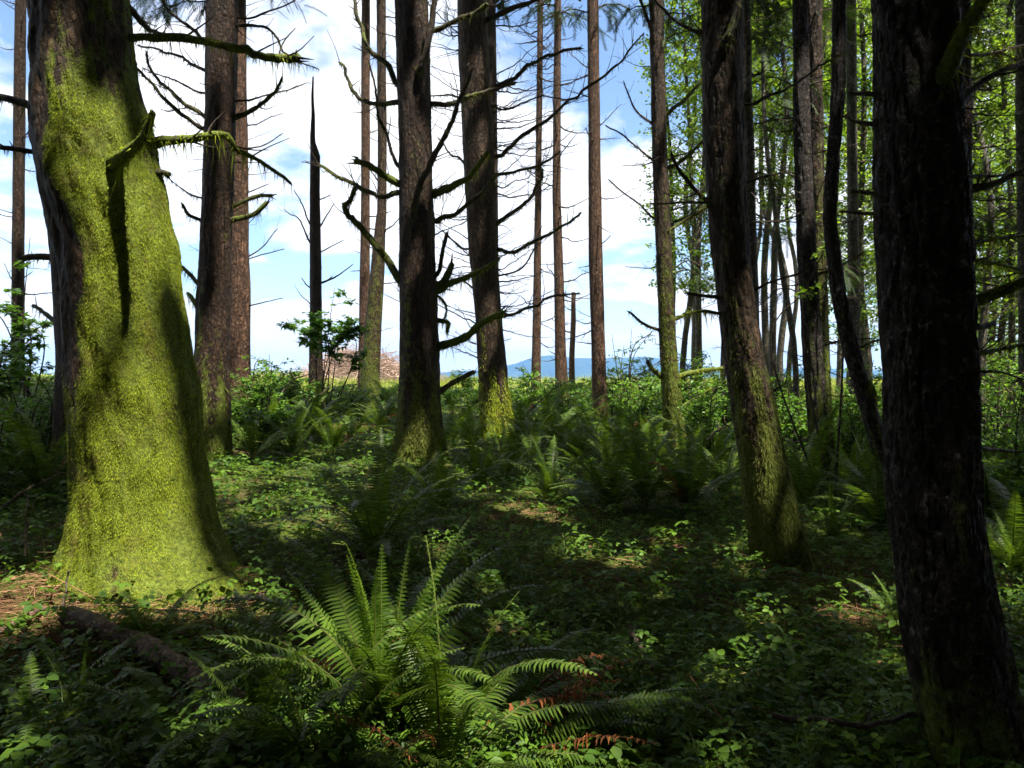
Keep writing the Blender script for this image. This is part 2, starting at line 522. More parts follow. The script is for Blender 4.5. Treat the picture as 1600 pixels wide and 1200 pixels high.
# ------------------------------------------------------------------ tree specifications (pixel outlines of the trunks)
# key: depth (None = from where the base meets the ground), base pixel, outline (y, left, right)
TREES = {
 'A': dict(D=None, base=(240, 912), H=27, bark='bark_mossy', out=[(0,52,198),(100,57,207),(200,62,230),(300,75,250),(350,88,262),(385,98,273),(430,104,276),(500,108,287),(600,115,302),(700,121,316),(780,122,328),(840,116,341),(880,106,358),(915,96,384)],
   label='huge trunk thickly coated in sunlit bright green moss, flaring at its base'),
 'A2': dict(D=8.4, H=24, bark='bark_dark', out=[(0,60,120),(250,68,132),(400,84,150),(560,92,164),(700,88,172)],
   label='dark trunk half hidden behind the left edge of the huge mossy trunk'),
 'B': dict(D=17.0, H=24, bark='bark_dark', out=[(0,24,40),(250,21,38),(500,19,37),(640,17,38)],
   label='slender dark trunk nearest the left edge of the picture'),
 'C': dict(D=11.2, H=25, bark='bark_dark', out=[(0,323,372),(100,321,370),(200,320,367),(300,317,363),(400,313,360),(500,308,358),(600,302,357),(660,296,360)],
   label='dark straight trunk with many dead branches right of the huge mossy trunk'),
 'D': dict(D=14.0, H=25, bark='bark_red', out=[(0,352,384),(120,356,385),(250,361,388),(400,359,388),(450,358,391),(540,355,390),(620,352,392)],
   label='reddish brown trunk standing just behind and right of the dark branchy trunk'),
 'E': dict(D=18.0, H=0, top=122, bark='bark_dark', out=[(120,488.2,490.4),(150,486,490.2),(180,486.5,492),(212,484.5,492.5),(231,485,494),(236,485,500),(300,484,500),(500,484,503),(640,482,506)],
   label='dead snag tapering to a broken spike against white cloud'),
 'F': dict(D=22.0, H=24, bark='bark_red', out=[(0,565,578),(300,564,578),(560,560,578),(640,558,578)],
   label='slim straight reddish trunk, left one of the pair before the slash pile'),
 'Gt': dict(D=20.5, H=24, bark='bark_mossy', out=[(0,588,603),(200,590,604),(330,589,604),(370,584,602),(420,579,601),(500,571,597),(640,560,592)],
   label='kinked yellowish mossy trunk, right one of the pair before the slash pile'),
 'Hc': dict(D=None, base=(655, 726), H=27, bark='bark_dark', out=[(0,617,668),(100,620,672),(200,622,675),(300,623,676),(400,623,680),(500,625,685),(600,624,688),(670,621,691),(705,616,694),(735,608,700)],
   label='thick dark trunk in the middle with shaggy mossy branches on both sides'),
 'I': dict(D=None, base=(780, 690), H=27, bark='bark_mossy', out=[(0,715,760),(100,717,765),(200,722,770),(300,726,775),(400,733,776),(500,742,784),(560,745,791),(600,748,795),(650,752,803),(700,754,810)],
   label='thick brown trunk with long upswept dead branches right of the middle trunk'),
 'I2': dict(D=22.0, H=24, bark='bark_dark', out=[(0,757,775),(300,760,778),(640,762,782)],
   label='slim trunk half hidden behind the thick brown trunk with upswept branches'),
 'J': dict(D=26.0, H=24, bark='bark_red', out=[(0,840,849),(300,836,846),(640,829,845)],
   label='very slim trunk, left of the three slender trunks against the cloud'),
 'K': dict(D=24.0, H=24, bark='bark_red', out=[(0,866,877),(300,863,876),(500,867,883),(660,867,890)],
   label='slim reddish trunk, middle one of the three slender trunks against the cloud'),
 'L': dict(D=31.0, H=0, top=457, bark='bark_red', out=[(457,893,899),(500,892,900),(560,889,898),(640,887,899)],
   label='short broken dead stem between two slender trunks'),
 'Mt': dict(D=19.5, H=25, bark='bark_red', out=[(0,917,935),(200,919,938),(400,920,941),(600,925,948),(690,928,954)],
   label='straight bare reddish trunk, right of the three slender trunks against the cloud'),
 'N': dict(D=14.5, H=25, bark='bark_mossy', out=[(0,1014,1036),(200,1018,1041),(400,1025,1050),(550,1030,1058),(640,1036,1066),(720,1038,1078)],
   label='brown trunk with curved dead limbs left of the leaning trunk'),
 'O': dict(D=None, base=(1228, 895), H=27, bark='bark_mossy', out=[(0,1097,1160),(100,1098,1160),(200,1100,1161),(300,1104,1165),(400,1113,1172),(500,1125,1185),(570,1134,1198),(620,1141,1209),(700,1152,1223),(800,1167,1245),(860,1175,1258),(900,1178,1276)],
   label='dark trunk leaning left, its swollen mossy base in deep shade'),
 'O2': dict(D=10.5, H=24, bark='bark_alder', out=[(0,1157,1172),(300,1163,1180),(500,1168,1186),(700,1172,1192)],
   label='slim grey trunk tucked behind the right side of the leaning trunk'),
 'P': dict(D=10.0, H=25, bark='bark_lichen', out=[(0,1238,1261),(200,1240,1266),(400,1246,1275),(600,1258,1290),(700,1266,1297),(780,1268,1304)],
   label='grey trunk with pale lichen, front one of the close pair'),
 'P2': dict(D=11.6, H=25, bark='bark_mossy', out=[(0,1258,1284),(200,1262,1286),(400,1266,1290),(600,1274,1298),(760,1280,1306)],
   label='brown mossy trunk close behind the grey lichened trunk of the pair'),
 'Q': dict(D=8.2, H=20, bark='bark_lichen', out=[(0,1301,1322),(150,1299,1320),(250,1291,1312),(340,1285,1306),(450,1297,1321),(550,1317,1345),(650,1347,1374),(740,1374,1403),(800,1388,1420)],
   label='crooked grey trunk bending in an S left of the big dark trunk'),
 'Q2': dict(D=14.0, H=23, bark='bark_alder', out=[(0,1322,1337),(300,1324,1340),(640,1326,1346)],
   label='thin straight trunk directly behind the crooked grey trunk'),
 'R': dict(D=None, base=(1535, 1215), H=26, bark='bark_lichen', out=[(0,1364,1490),(200,1366,1495),(400,1375,1513),(600,1384,1518),(700,1388,1522),(800,1393,1526),(900,1404,1544),(1000,1418,1562),(1100,1438,1586),(1200,1448,1618)],
   label='big near trunk with dark lichen flecked bark filling the right side'),
 'R2': dict(D=7.4, H=24, bark='bark_dark', out=[(0,1494,1516),(300,1497,1519),(600,1500,1522),(760,1504,1530)],
   label='narrow trunk peeking out behind the right edge of the big near trunk'),
 'S': dict(D=12.0, H=24, bark='bark_alder', out=[(0,1587,1607),(300,1590,1610),(700,1594,1616)],
   label='thin trunk at the very right edge of the picture'),
}
for k, t in TREES.items():
    if t['D'] is None:
        t['D'] = ground_depth(*t['base'])
    yy = np.array([o[0] for o in t['out']], float)
    D = t['D']
    t['z'] = (CAMZ + (CY - yy) / FPX * D)[::-1]
    t['x'] = np.array([((a + b) / 2 - CX) / FPX * D for _, a, b in t['out']])[::-1]
    t['r'] = np.array([(b - a) / 2 / FPX * D for _, a, b in t['out']])[::-1]
    t['bx'] = float(t['x'][0])
for k in ('A', 'O', 'Hc', 'I', 'R'):
    t = TREES[k]
    MOUNDS.append((t['bx'], t['D'] + 0.1, 0.10, t['r'][0] * 1.9))
for k, t in TREES.items():
    t['gz'] = float(G(t['bx'], t['D']))
print('depths', {k: (round(t['D'], 2), round(t['bx'], 2), round(t['gz'], 2), round(float(np.interp(1.3, t['z'], t['r'])) * 2, 2)) for k, t in TREES.items()})

def axis(t, z):
    """trunk centre x and radius at height z (arrays)"""
    z = np.asarray(z, float)
    x = np.interp(z, t['z'], t['x']); r = np.interp(z, t['z'], t['r'])
    z1 = t['z'][-1]
    up = z > z1
    if t['H']:
        i = max(0, len(t['z']) - 4)
        sl = (t['x'][-1] - t['x'][i]) / (t['z'][-1] - t['z'][i])
        x = np.where(up, t['x'][-1] + sl * 3.0 * (1 - np.exp(-(z - z1) / 3.0)), x)
        r = np.where(up, t['r'][-1] * np.clip((t['H'] - z) / (t['H'] - z1), 0.04, 1), r)
    return x, r

# ------------------------------------------------------------------ where the sun gets through: gaps in the canopy
GAPS = []
def gap(x, y, D=None, r=0.3, lift=0.0):
    if D is None:
        D = ground_depth(x, y)
    GAPS.append((PX(x, y, D) + np.array([0, 0, lift]), r))
dA = TREES['A']['D'] - 0.45
for (x, y, r) in [(88,30,.09),(90,80,.09),(96,125,.07),(188,40,.08),(192,100,.08),(205,150,.09),(140,165,.11),(158,192,.09),(218,190,.10),(228,240,.11),(238,300,.11),(245,340,.07),
                  (160,285,.06),(156,340,.07),(158,395,.09),(152,455,.10),(142,520,.10),(160,440,.08),(238,448,.10),(255,505,.12),(228,545,.08),(285,560,.07),
                  (272,612,.13),(283,655,.14),(180,690,.13),(150,720,.12),(250,715,.16),(292,735,.12),
                  (170,812,.16),(240,805,.18),(302,795,.11),(150,862,.17),(220,868,.20),(292,862,.12),(190,905,.18),(250,905,.14)]:
    gap(x, y, dA, r)
for (x, y, r) in [(40,920,.3),(110,930,.32),(200,945,.32),(20,975,.25),(300,950,.25),(420,950,.2)]:
    gap(x, y, None, r)
for (x, y, D, r) in [(560,1040,3.4,.24),(480,1010,3.4,.15),(700,1060,3.3,.2),(620,1110,3.3,.16),(540,930,3.5,.2),(520,990,3.5,.22),(570,960,3.5,.13),(690,960,3.4,.2),(660,1010,3.4,.22),(600,1060,3.4,.12),(460,1060,3.4,.1),(545,1120,3.3,.12),
                     (800,1040,3.4,.14),(870,1085,3.2,.2),(930,1080,3.2,.16),(1010,1110,3.1,.14),(900,1140,3.1,.14),(820,1140,3.1,.16),(700,1150,3.1,.12),(20,1140,3.0,.12),(80,1000,3.6,.12),(1130,1160,3.1,.1)]:
    gap(x, y, D, r)
for (x, y, r) in [(810,800,.42),(845,815,.3),(740,775,.25),(490,655,.5),(550,668,.5),(400,750,.35),(450,780,.25),(900,865,.2),(980,880,.2),(350,770,.3),(1170,850,.18),(1330,965,.2),(1180,975,.12),(1580,905,.3),(1590,960,.25),(1040,850,.16),(690,860,.2)]:
    gap(x, y, None, r)
frng = np.random.default_rng(5)
for k_, xs_, r_ in (('F', 571, .22), ('Gt', 594, .22), ('D', 376, .17), ('J', 842, .26), ('K', 871, .26), ('Mt', 931, .22), ('N', 1040, .12), ('Hc', 668, .05), ('C', 360, .06), ('P2', 1282, .10)):
    t_ = TREES[k_]
    for y_ in range(20, 600, 46):
        z_ = CAMZ + (CY - y_) / FPX * t_['D']
        if frng.random() < .72:
            xc = np.interp(z_, t_['z'], t_['x']); rc = np.interp(z_, t_['z'], t_['r'])
            gap((xc + rc * .45) / t_['D'] * FPX + CX, y_, t_['D'] - rc * .8, r_ * frng.uniform(.7, 1.3))
for _ in range(75):
    x_, y_ = frng.uniform(300, 1560), 690 + 480 * frng.random() ** 1.3
    gap(x_, y_, None, frng.uniform(.05, .15))
for _ in range(42):
    gap(frng.uniform(330, 600), frng.uniform(668, 830), None, frng.uniform(.10, .32))
for _ in range(16):
    gap(frng.uniform(700, 1200), frng.uniform(690, 760), None, frng.uniform(.10, .28))
TD = lambda k: TREES[k]['D']
for (x, y, D, r) in [(635,742,TD('Hc')-.3,.2),(690,735,TD('Hc')-.3,.14),(636,200,TD('Hc')-.3,.13),(636,150,TD('Hc')-.3,.12),(638,270,TD('Hc')-.3,.15),(660,250,TD('Hc')-.3,.08),(650,400,TD('Hc')-.3,.09),
                     (782,640,TD('I')-.4,.33),(790,600,TD('I')-.4,.25),(745,100,TD('I')-.4,.2),(750,210,TD('I')-.4,.22),(752,330,TD('I')-.4,.12),(765,490,TD('I')-.4,.25),
                     (585,560,20.2,.7),(585,480,20.2,.6),(590,300,20.2,.6),(570,300,21.8,.5),(870,200,23.8,.8),(870,450,23.8,.6),(928,150,19.2,.6),(928,330,19.2,.5),(843,400,25.8,.6),
                     (1050,570,14.2,.35),(1055,650,14.2,.3),(1035,330,14.2,.3),(1030,130,14.2,.3),
                     (1178,445,TD('O')-.2,.09),(1184,500,TD('O')-.2,.11),(1192,560,TD('O')-.2,.11),(1140,30,TD('O')-.25,.08),(1142,130,TD('O')-.25,.05),(1146,210,TD('O')-.25,.06),(1208,640,TD('O')-.2,.06),(1240,790,TD('O')-.2,.05),(1440,790,TD('R')-.15,.035),(1455,850,TD('R')-.15,.045),(1490,880,TD('R')-.15,.03),
                     (1275,100,9.8,.2),(1268,260,9.8,.2),(1280,560,9.8,.2),(1305,470,8.0,.15),(1335,590,8.0,.15),(1310,80,8.0,.15),
                     (375,300,13.8,.4),(375,420,13.8,.4),(330,580,11.0,.3),(340,40,11.0,.25),
                     (855,740,9.3,.3),(845,700,9.5,.25),(1305,810,7.6,.22),(1420,940,5.2,.16),(740,730,11.,.3),(610,640,14.,.5),(590,650,14.,.4),(330,80,5.6,.25),(290,215,5.6,.25),
                     (1000,720,10.5,.2),(1100,740,10,.2),(400,560,13,.6),(440,600,13,.5)]:
    gap(x, y, D, r)
for (x, y, D, r) in [(970,610,19,1.2),(1010,620,17,1.2),(1080,610,15,1.0),(1110,600,13,.9),(1000,580,23,1.6),(1060,560,20,1.2),(1220,610,13,.8),(1240,620,11.5,.5),(1330,600,13,.7),(1300,290,9,.35),
                     (1560,560,11,.6),(1590,500,14,.8),(1575,620,8.5,.35),(1545,520,15,.8),(1200,120,24,1.5),(1215,200,20,1.2),(1330,300,25,1.6),(1350,450,18,1.2),(1560,350,19,1.4),(1580,250,16,1.2),(1540,430,26,1.6),(1100,200,22,1.2),
                     (408,575,13.3,.7),(455,590,15,.6),(470,640,15.5,.6),(40,420,13.5,.5),(505,470,17,.6)]:
    gap(x, y, D, r)
GP = np.array([g[0] for g in GAPS]); GR = np.array([g[1] for g in GAPS])
def in_gap(P, pad=0.12):
    """True where a bit of canopy would stand in one of the sun's openings"""
    P = np.asarray(P, float)
    U = np.cross(SUN, [0, 0, 1.0]); U /= np.linalg.norm(U); W = np.cross(SUN, U)
    pu, pw, qu, qw = P @ U, P @ W, GP @ U, GP @ W
    hit = np.zeros(len(P), bool)
    lo_u, hi_u, lo_w, hi_w = pu.min() - 2, pu.max() + 2, pw.min() - 2, pw.max() + 2
    for a, b, r in zip(qu, qw, GR):
        if a < lo_u or a > hi_u or b < lo_w or b > hi_w:
            continue
        hit |= (pu - a) ** 2 + (pw - b) ** 2 < (r + pad) ** 2
    return hit

# ------------------------------------------------------------------ templates
def fan_leaf(pts, droop=0.0):
    """leaf outline -> triangle fan, slightly folded"""
    V = np.array([(x, y, -droop * x * x + 0.12 * abs(y)) for x, y in pts])
    T = np.array([(0, i, i + 1) for i in range(1, len(pts) - 1)])
    return V, T
LEAF = fan_leaf([(0, 0), (0.35, -0.26), (0.7, -0.22), (1, 0), (0.7, 0.22), (0.35, 0.26)], 0.25)
DIAM = (np.array([(0, 0, 0), (0.45, -0.30, 0.06), (1, 0, -0.12), (0.45, 0.30, 0.06)], float), np.array([(0, 1, 2), (0, 2, 3)]))
_pl = []
for a, l in ((-100, .45), (-78, .22), (-55, .8), (-30, .42), (0, 1.0), (30, .42), (55, .8), (78, .22), (100, .45)):
    _pl.append((0.05 + l * math.cos(math.radians(a)), l * math.sin(math.radians(a))))
MAPLE = fan_leaf([(0, 0)] + _pl, 0.2)
def trifoliate():
    V, T, n = [], [], 0
    for a in (-75, 0, 75):
        v, t = LEAF
        c, s = math.cos(math.radians(a)), math.sin(math.radians(a))
        w = v.copy(); w[:, 0] = 0.12 + v[:, 0] * (0.9 if a == 0 else 0.75); w[:, 1] *= 1.15
        V.append(np.stack([c * w[:, 0] - s * w[:, 1], s * w[:, 0] + c * w[:, 1], w[:, 2]], 1)); T.append(t + n); n += len(v)
    return np.vstack(V), np.vstack(T)
TRIF = trifoliate()
def spray(n=11, seed=1):
    """flat drooping conifer spray"""
    r = np.random.default_rng(seed)
    V, T = [], []
    for i in range(n):
        s = i / (n - 1)
        side = -1 if i % 2 else 1
        b = np.array([s * 0.8, 0, -0.25 * s * s])
        a = side * math.radians(62 - 30 * s) if i < n - 1 else 0
        l = 0.42 * (1 - 0.55 * s) * r.uniform(.8, 1.2)
        d = np.array([math.cos(a), math.sin(a), -0.35]); d /= np.linalg.norm(d)
        p = np.array([-math.sin(a), math.cos(a), 0]) * 0.085
        k = len(V)
        V += [b - p, b + d * l * .5 + p * .9, b + d * l * .5 - p * .9, b + d * l]
        T += [(k, k + 1, k + 2), (k + 1, k + 3, k + 2)]
    return np.array(V), np.array(T)
SPRAY = spray()
def sprig():
    """fine needle twig for boughs seen close"""
    r = np.random.default_rng(3)
    V, T = [], []
    for i in range(26):
        s = i / 25
        side = -1 if i % 2 else 1
        b = np.array([s, 0, -0.3 * s * s])
        a = side * math.radians(60 - 25 * s)
        l = 0.30 * (1 - 0.5 * s) * r.uniform(.7, 1.2)
        d = np.array([math.cos(a), math.sin(a), -0.5 * r.random()])
        p = np.array([-math.sin(a), math.cos(a), 0]) * 0.022
        k = len(V)
        V += [b - p, b + p, b + d * l]
        T += [(k, k + 1, k + 2)]
    return np.array(V), np.array(T)
SPRIG = sprig()

# ------------------------------------------------------------------ ground, hills, air
def axis_steps(segs):
    v = []
    for a, b, s in segs:
        v += list(np.arange(a, b, s))
    v.append(segs[-1][1])
    return np.array(v)
gx = axis_steps([(-3400, -400, 300), (-400, -60, 34), (-60, -16, 2.2), (-16, -7, 0.5), (-7, 8, 0.13), (8, 16, 0.5), (16, 60, 2.2), (60, 400, 34), (400, 3401, 300)])
gy = axis_steps([(-60, -14, 3.0), (-14, 0, 0.7), (0, 13, 0.11), (13, 30, 0.3), (30, 56, 0.7), (56, 110, 3.0), (110, 500, 30), (500, 3801, 150)])
XX, YY = np.meshgrid(gx, gy)
ZZ = G(XX, YY)
g = Geo()
nx, ny = len(gx), len(gy)
ii = np.arange(ny - 1)[:, None] * nx + np.arange(nx - 1)[None]
g.add(np.stack([XX, YY, ZZ], -1).reshape(-1, 3), Q=np.stack([ii, ii + 1, ii + nx + 1, ii + nx], -1).reshape(-1, 4))
tag(g.build('ground', M['ground'], smooth=True), 'forest floor of brown litter, humus and moss rising to a grassy brow', kind='structure')

def ridge(name, label, Y, pts, depth, base):
    """a wooded ridge: skyline from photo pixels at distance Y, rounded back to front"""
    xs = np.linspace((pts[0][0] - CX) / FPX * Y, (pts[-1][0] - CX) / FPX * Y, 160)
    zs = np.interp(xs, [(p[0] - CX) / FPX * Y for p in pts], [CAMZ + (CY - p[1]) / FPX * Y for p in pts])
    zs = zs + 3.0 * fbm(xs / 120, 0.3, 0.1, 4, 31) + 1.2 * vnoise(xs / 14, 0, 0, 33)
    u = np.linspace(-1, 1, 28)
    Xr, U = np.meshgrid(xs, u)
    Zr = base + (zs[None] - base) * (1 - np.abs(U) ** 1.6)
    Yr = Y + U * depth + 60 * fbm(Xr / 300, U * 2, 0.5, 3, 35) * (1 - U ** 2)
    Zr = Zr + 5 * fbm(Xr / 90, Yr / 90, 0.2, 3, 36) * (1 - U ** 2)
    gg = Geo()
    n, m = len(xs), len(u)
    i = np.arange(m - 1)[:, None] * n + np.arange(n - 1)[None]
    gg.add(np.stack([Xr, Yr, Zr], -1).reshape(-1, 3), Q=np.stack([i, i + 1, i + n + 1, i + n], -1).reshape(-1, 4))
    tag(gg.build(name, M['hill'], smooth=True), label, kind='structure')
ridge('hills', 'long blue wooded ridge on the horizon', 3200, [(-200, 596), (300, 590), (560, 586), (690, 582), (760, 578), (800, 570), (835, 558), (860, 555), (900, 560), (960, 558), (1010, 557), (1060, 566), (1130, 575), (1250, 574), (1400, 580), (1900, 590)], 420, -46)
ridge('hills', 'nearer darker blue spur before the ridge', 2000, [(820, 612), (880, 600), (930, 588), (970, 582), (1040, 586), (1120, 585), (1300, 590), (1700, 600)], 300, -46)

m, nt, out = newmat('haze_air')
pv = nd(nt, 'ShaderNodeVolumePrincipled')
pv.inputs['Color'].default_value = (0.24, 0.50, 1.0, 1)
pv.inputs['Density'].default_value = 0.00024
pv.inputs['Anisotropy'].default_value = 0.1
nt.links.new(pv.outputs[0], out.inputs['Volume'])
hx0, hx1, hy0, hy1, hz0, hz1 = -3600, 3600, -80, 3950, -48, 150
g = Geo()
hv = np.array([(x, y, z) for z in (hz0, hz1) for y in (hy0, hy1) for x in (hx0, hx1)], float)
g.add(hv, Q=[(0, 2, 3, 1), (4, 5, 7, 6), (0, 1, 5, 4), (2, 6, 7, 3), (0, 4, 6, 2), (1, 3, 7, 5)])
tag(g.build('haze', m), 'thin blue air between the forest and the far ridge', kind='stuff')

# ------------------------------------------------------------------ trunks
def moss_blades(geo, P, N, L, W, hang=1.1):
    """short moss shoots: thin triangles lying down the bark"""
    n = len(P)
    down = np.array([0, 0, -1.0])
    t = nrm(down[None] * hang + N * rng.uniform(0.15, 0.9, n)[:, None] + rng.normal(0, 0.35, (n, 3)))
    s = nrm(np.cross(t, N) + rng.normal(0, 0.3, (n, 3)))
    L = L * (rng.uniform(0.5, 1.5, n) * (1 + 0.9 * fbm(P[:, 0] * 9, P[:, 1] * 9, P[:, 2] * 4, 2, 77)))[:, None]
    W = W * rng.uniform(0.6, 1.3, n)[:, None]
    V = np.stack([P - s * W * .5, P + s * W * .5, P + t * L], 1).reshape(-1, 3)
    T = np.arange(3 * n).reshape(-1, 3)
    geo.add(V, T=T, rnd=np.repeat(rng.random(n), 3))

def build_trunk(k, t, root, near):
    D = t['D']
    zt = t['z'][-1]
    z0 = t['gz'] - 0.35
    dz = {3: 0.026, 2: 0.05, 1: 0.16, 0: 0.3}[near]
    sides = {3: 150, 2: 72, 1: 28, 0: 14}[near]
    zs = np.arange(z0, zt + 0.3 if t['H'] else zt, dz)
    if t['H']:
        zs = np.concatenate([zs, np.arange(zs[-1] + 0.5, t['H'], 0.9), [t['H']]])
    else:
        zs = np.append(zs, zt)
    x, r = axis(t, zs)
    if near >= 2 or k in ('Hc', 'I'):      # soften the polyline
        ker = np.array([1, 2, 3, 2, 1.]) / 9
        m = np.pad(x, 2, mode='edge'); x = np.convolve(m, ker, 'valid')
        m = np.pad(r, 2, mode='edge'); r = np.convolve(m, ker, 'valid')
    th = np.linspace(0, 2 * np.pi, sides, endpoint=False)
    TH, Zg = np.meshgrid(th, zs)
    c, s = np.cos(TH), np.sin(TH)
    h = np.clip(Zg - t['gz'], 0, None)
    flare = np.exp(-h / 0.45)
    sd = sum(map(ord, k)) % 97
    lob = fbm(c * 1.3 + sd, s * 1.3, Zg * 0.7, 3, 40) * 0.20
    butt = flare * (0.22 * np.cos(5 * TH + sd) + 0.14 * np.cos(3 * TH + sd * 2)) * (0.6 + 0.4 * vnoise(c * 2, s * 2, Zg * 2, 8))
    rr = r[:, None]
    amp = {3: 1.0, 2: 0.9, 1: 0.7, 0: 0.4}[near]
    bark = (0.012 + 0.035 * rr) * amp * fbm(c * rr * 16 + sd, s * rr * 16, Zg * 3.2, 3, 44)
    if near >= 2:          # furrows between the bark plates
        f1 = vnoise(c * rr * 26 + sd, s * rr * 26, Zg * 8, 47); f2 = vnoise(c * rr * 44, s * rr * 44 + sd, Zg * 20, 48)
        bark = bark - ((0.010 + 0.02 * rr) if k in ('R', 'P', 'Q') else (0.005 + 0.008 * rr)) * (np.exp(-(f1 / .13) ** 2) + .6 * np.exp(-(f2 / .15) ** 2)) * (1.0 if k != 'A' else .5)
    if k == 'A':
        lob = lob * .35
        butt = 0
        for t0_, a_ in ((-.5, .34), (-1.45, .12), (-2.5, .14), (.9, .2), (2.3, .2)):
            butt = butt + np.exp(-h / .22) * a_ * np.clip(np.cos(TH - t0_), 0, 1) ** 12
        butt = butt - .06 * np.exp(-h / .5)
    R = rr * (1 + lob * 0.6 + butt) + bark
    if k == 'A':          # cushions of moss, hollows between them and a split in the foot
        R = R + 0.035 * fbm(c * 2.2, s * 2.2, Zg * 2.6, 3, 45) + 0.016 * fbm(c * 6, s * 6, Zg * 5, 2, 46)
    R = np.maximum(R, 0.004)
    V = np.stack([x[:, None] + R * c, D + R * s, Zg], -1)
    n = len(zs)
    i = np.arange(n - 1)[:, None] * sides; j = np.arange(sides)[None]; j2 = (j + 1) % sides
    Q = np.stack([i + j, i + j2, i + sides + j2, i + sides + j], -1).reshape(-1, 4)
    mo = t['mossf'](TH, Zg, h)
    gg = Geo()
    Vf = np.vstack([V.reshape(-1, 3), [x[-1], D, zs[-1] + r[-1] * .5]])
    b = (n - 1) * sides
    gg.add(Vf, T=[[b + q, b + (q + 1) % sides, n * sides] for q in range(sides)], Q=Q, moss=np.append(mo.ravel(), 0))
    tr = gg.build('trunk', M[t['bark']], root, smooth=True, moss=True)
    return tr, V, mo

def default_moss(amount, hgt, side=0.08):
    def f(TH, Z, h):
        return np.clip(amount * np.exp(-h / hgt) + 0.28 * vnoise(np.cos(TH) * 2, np.sin(TH) * 2, Z * 0.8, 51) + side, 0, 1)
    return f
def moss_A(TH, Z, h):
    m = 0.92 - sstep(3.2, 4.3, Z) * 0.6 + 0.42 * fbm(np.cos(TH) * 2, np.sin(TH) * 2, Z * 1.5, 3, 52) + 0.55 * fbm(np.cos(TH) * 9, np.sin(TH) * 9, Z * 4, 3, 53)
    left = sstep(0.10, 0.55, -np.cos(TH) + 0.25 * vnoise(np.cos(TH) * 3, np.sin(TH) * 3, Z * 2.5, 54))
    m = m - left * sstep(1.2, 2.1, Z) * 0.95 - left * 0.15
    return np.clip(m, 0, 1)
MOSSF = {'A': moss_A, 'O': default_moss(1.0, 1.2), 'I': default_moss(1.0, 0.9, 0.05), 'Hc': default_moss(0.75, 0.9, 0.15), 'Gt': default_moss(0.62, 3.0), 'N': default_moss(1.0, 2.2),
         'P': default_moss(0.9, 1.3), 'P2': default_moss(0.9, 3.0), 'Q': default_moss(0.6, 0.9), 'R': default_moss(0.55, 0.5), 'C': default_moss(0.7, 1.3)}
NEAR = {'A': 3, 'R': 3, 'O': 3, 'Hc': 2, 'I': 2, 'C': 2, 'P': 2, 'Q': 2, 'P2': 2, 'A2': 1, 'E': 1, 'N': 2, 'R2': 1, 'O2': 1}
MB = {'A': (200000, .014, .0042), 'O': (14000, .03, .007), 'I': (12000, .06, .014), 'Hc': (9000, .05, .012), 'N': (4000, .05, .012), 'Gt': (1500, .06, .014), 'P2': (2500, .04, .01), 'P': (1500, .035, .008), 'R': (3000, .016, .0035), 'C': (2500, .05, .01)}

ROOT = {}
SURF = {}
for k, t in TREES.items():
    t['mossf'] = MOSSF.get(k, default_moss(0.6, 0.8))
    root = thing('dead_snag' if not t['H'] else 'conifer_tree', t['label'], 'snag' if not t['H'] else 'tree', (t['bx'], t['D'], t['gz']))
    ROOT[k] = root
    tr, V, mo = build_trunk(k, t, root, NEAR.get(k, 0))
    if k in MB:
        n, L, W = MB[k]
        # scatter shoots on trunk faces that carry moss
        a, b = V[:-1, :], V[1:, :]
        ok = V[:-1, 0, 2] < t['z'][-1] + 0.2
        a, b, mm = a[ok], b[ok], mo[:-1][ok]
        a2, b2 = np.roll(a, -1, 1), np.roll(b, -1, 1)
        nn = nrm(np.cross(a2 - a, b - a)).reshape(-1, 3)
        area = np.linalg.norm(np.cross(a2 - a, b - a), axis=-1).ravel()
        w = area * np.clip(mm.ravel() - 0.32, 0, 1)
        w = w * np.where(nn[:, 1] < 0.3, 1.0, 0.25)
        idx = rng.choice(len(w), n, p=w / w.sum())
        u, v = rng.random((n, 1)), rng.random((n, 1))
        P = a.reshape(-1, 3)[idx] * (1 - u) * (1 - v) + a2.reshape(-1, 3)[idx] * u * (1 - v) + b.reshape(-1, 3)[idx] * (1 - u) * v + b2.reshape(-1, 3)[idx] * u * v
        gg = Geo()
        moss_blades(gg, P, nn[idx], L, W)
        tag(gg.build('moss', M['moss' if k in ('A', 'I') else 'moss_dull'], tr), kind='stuff')

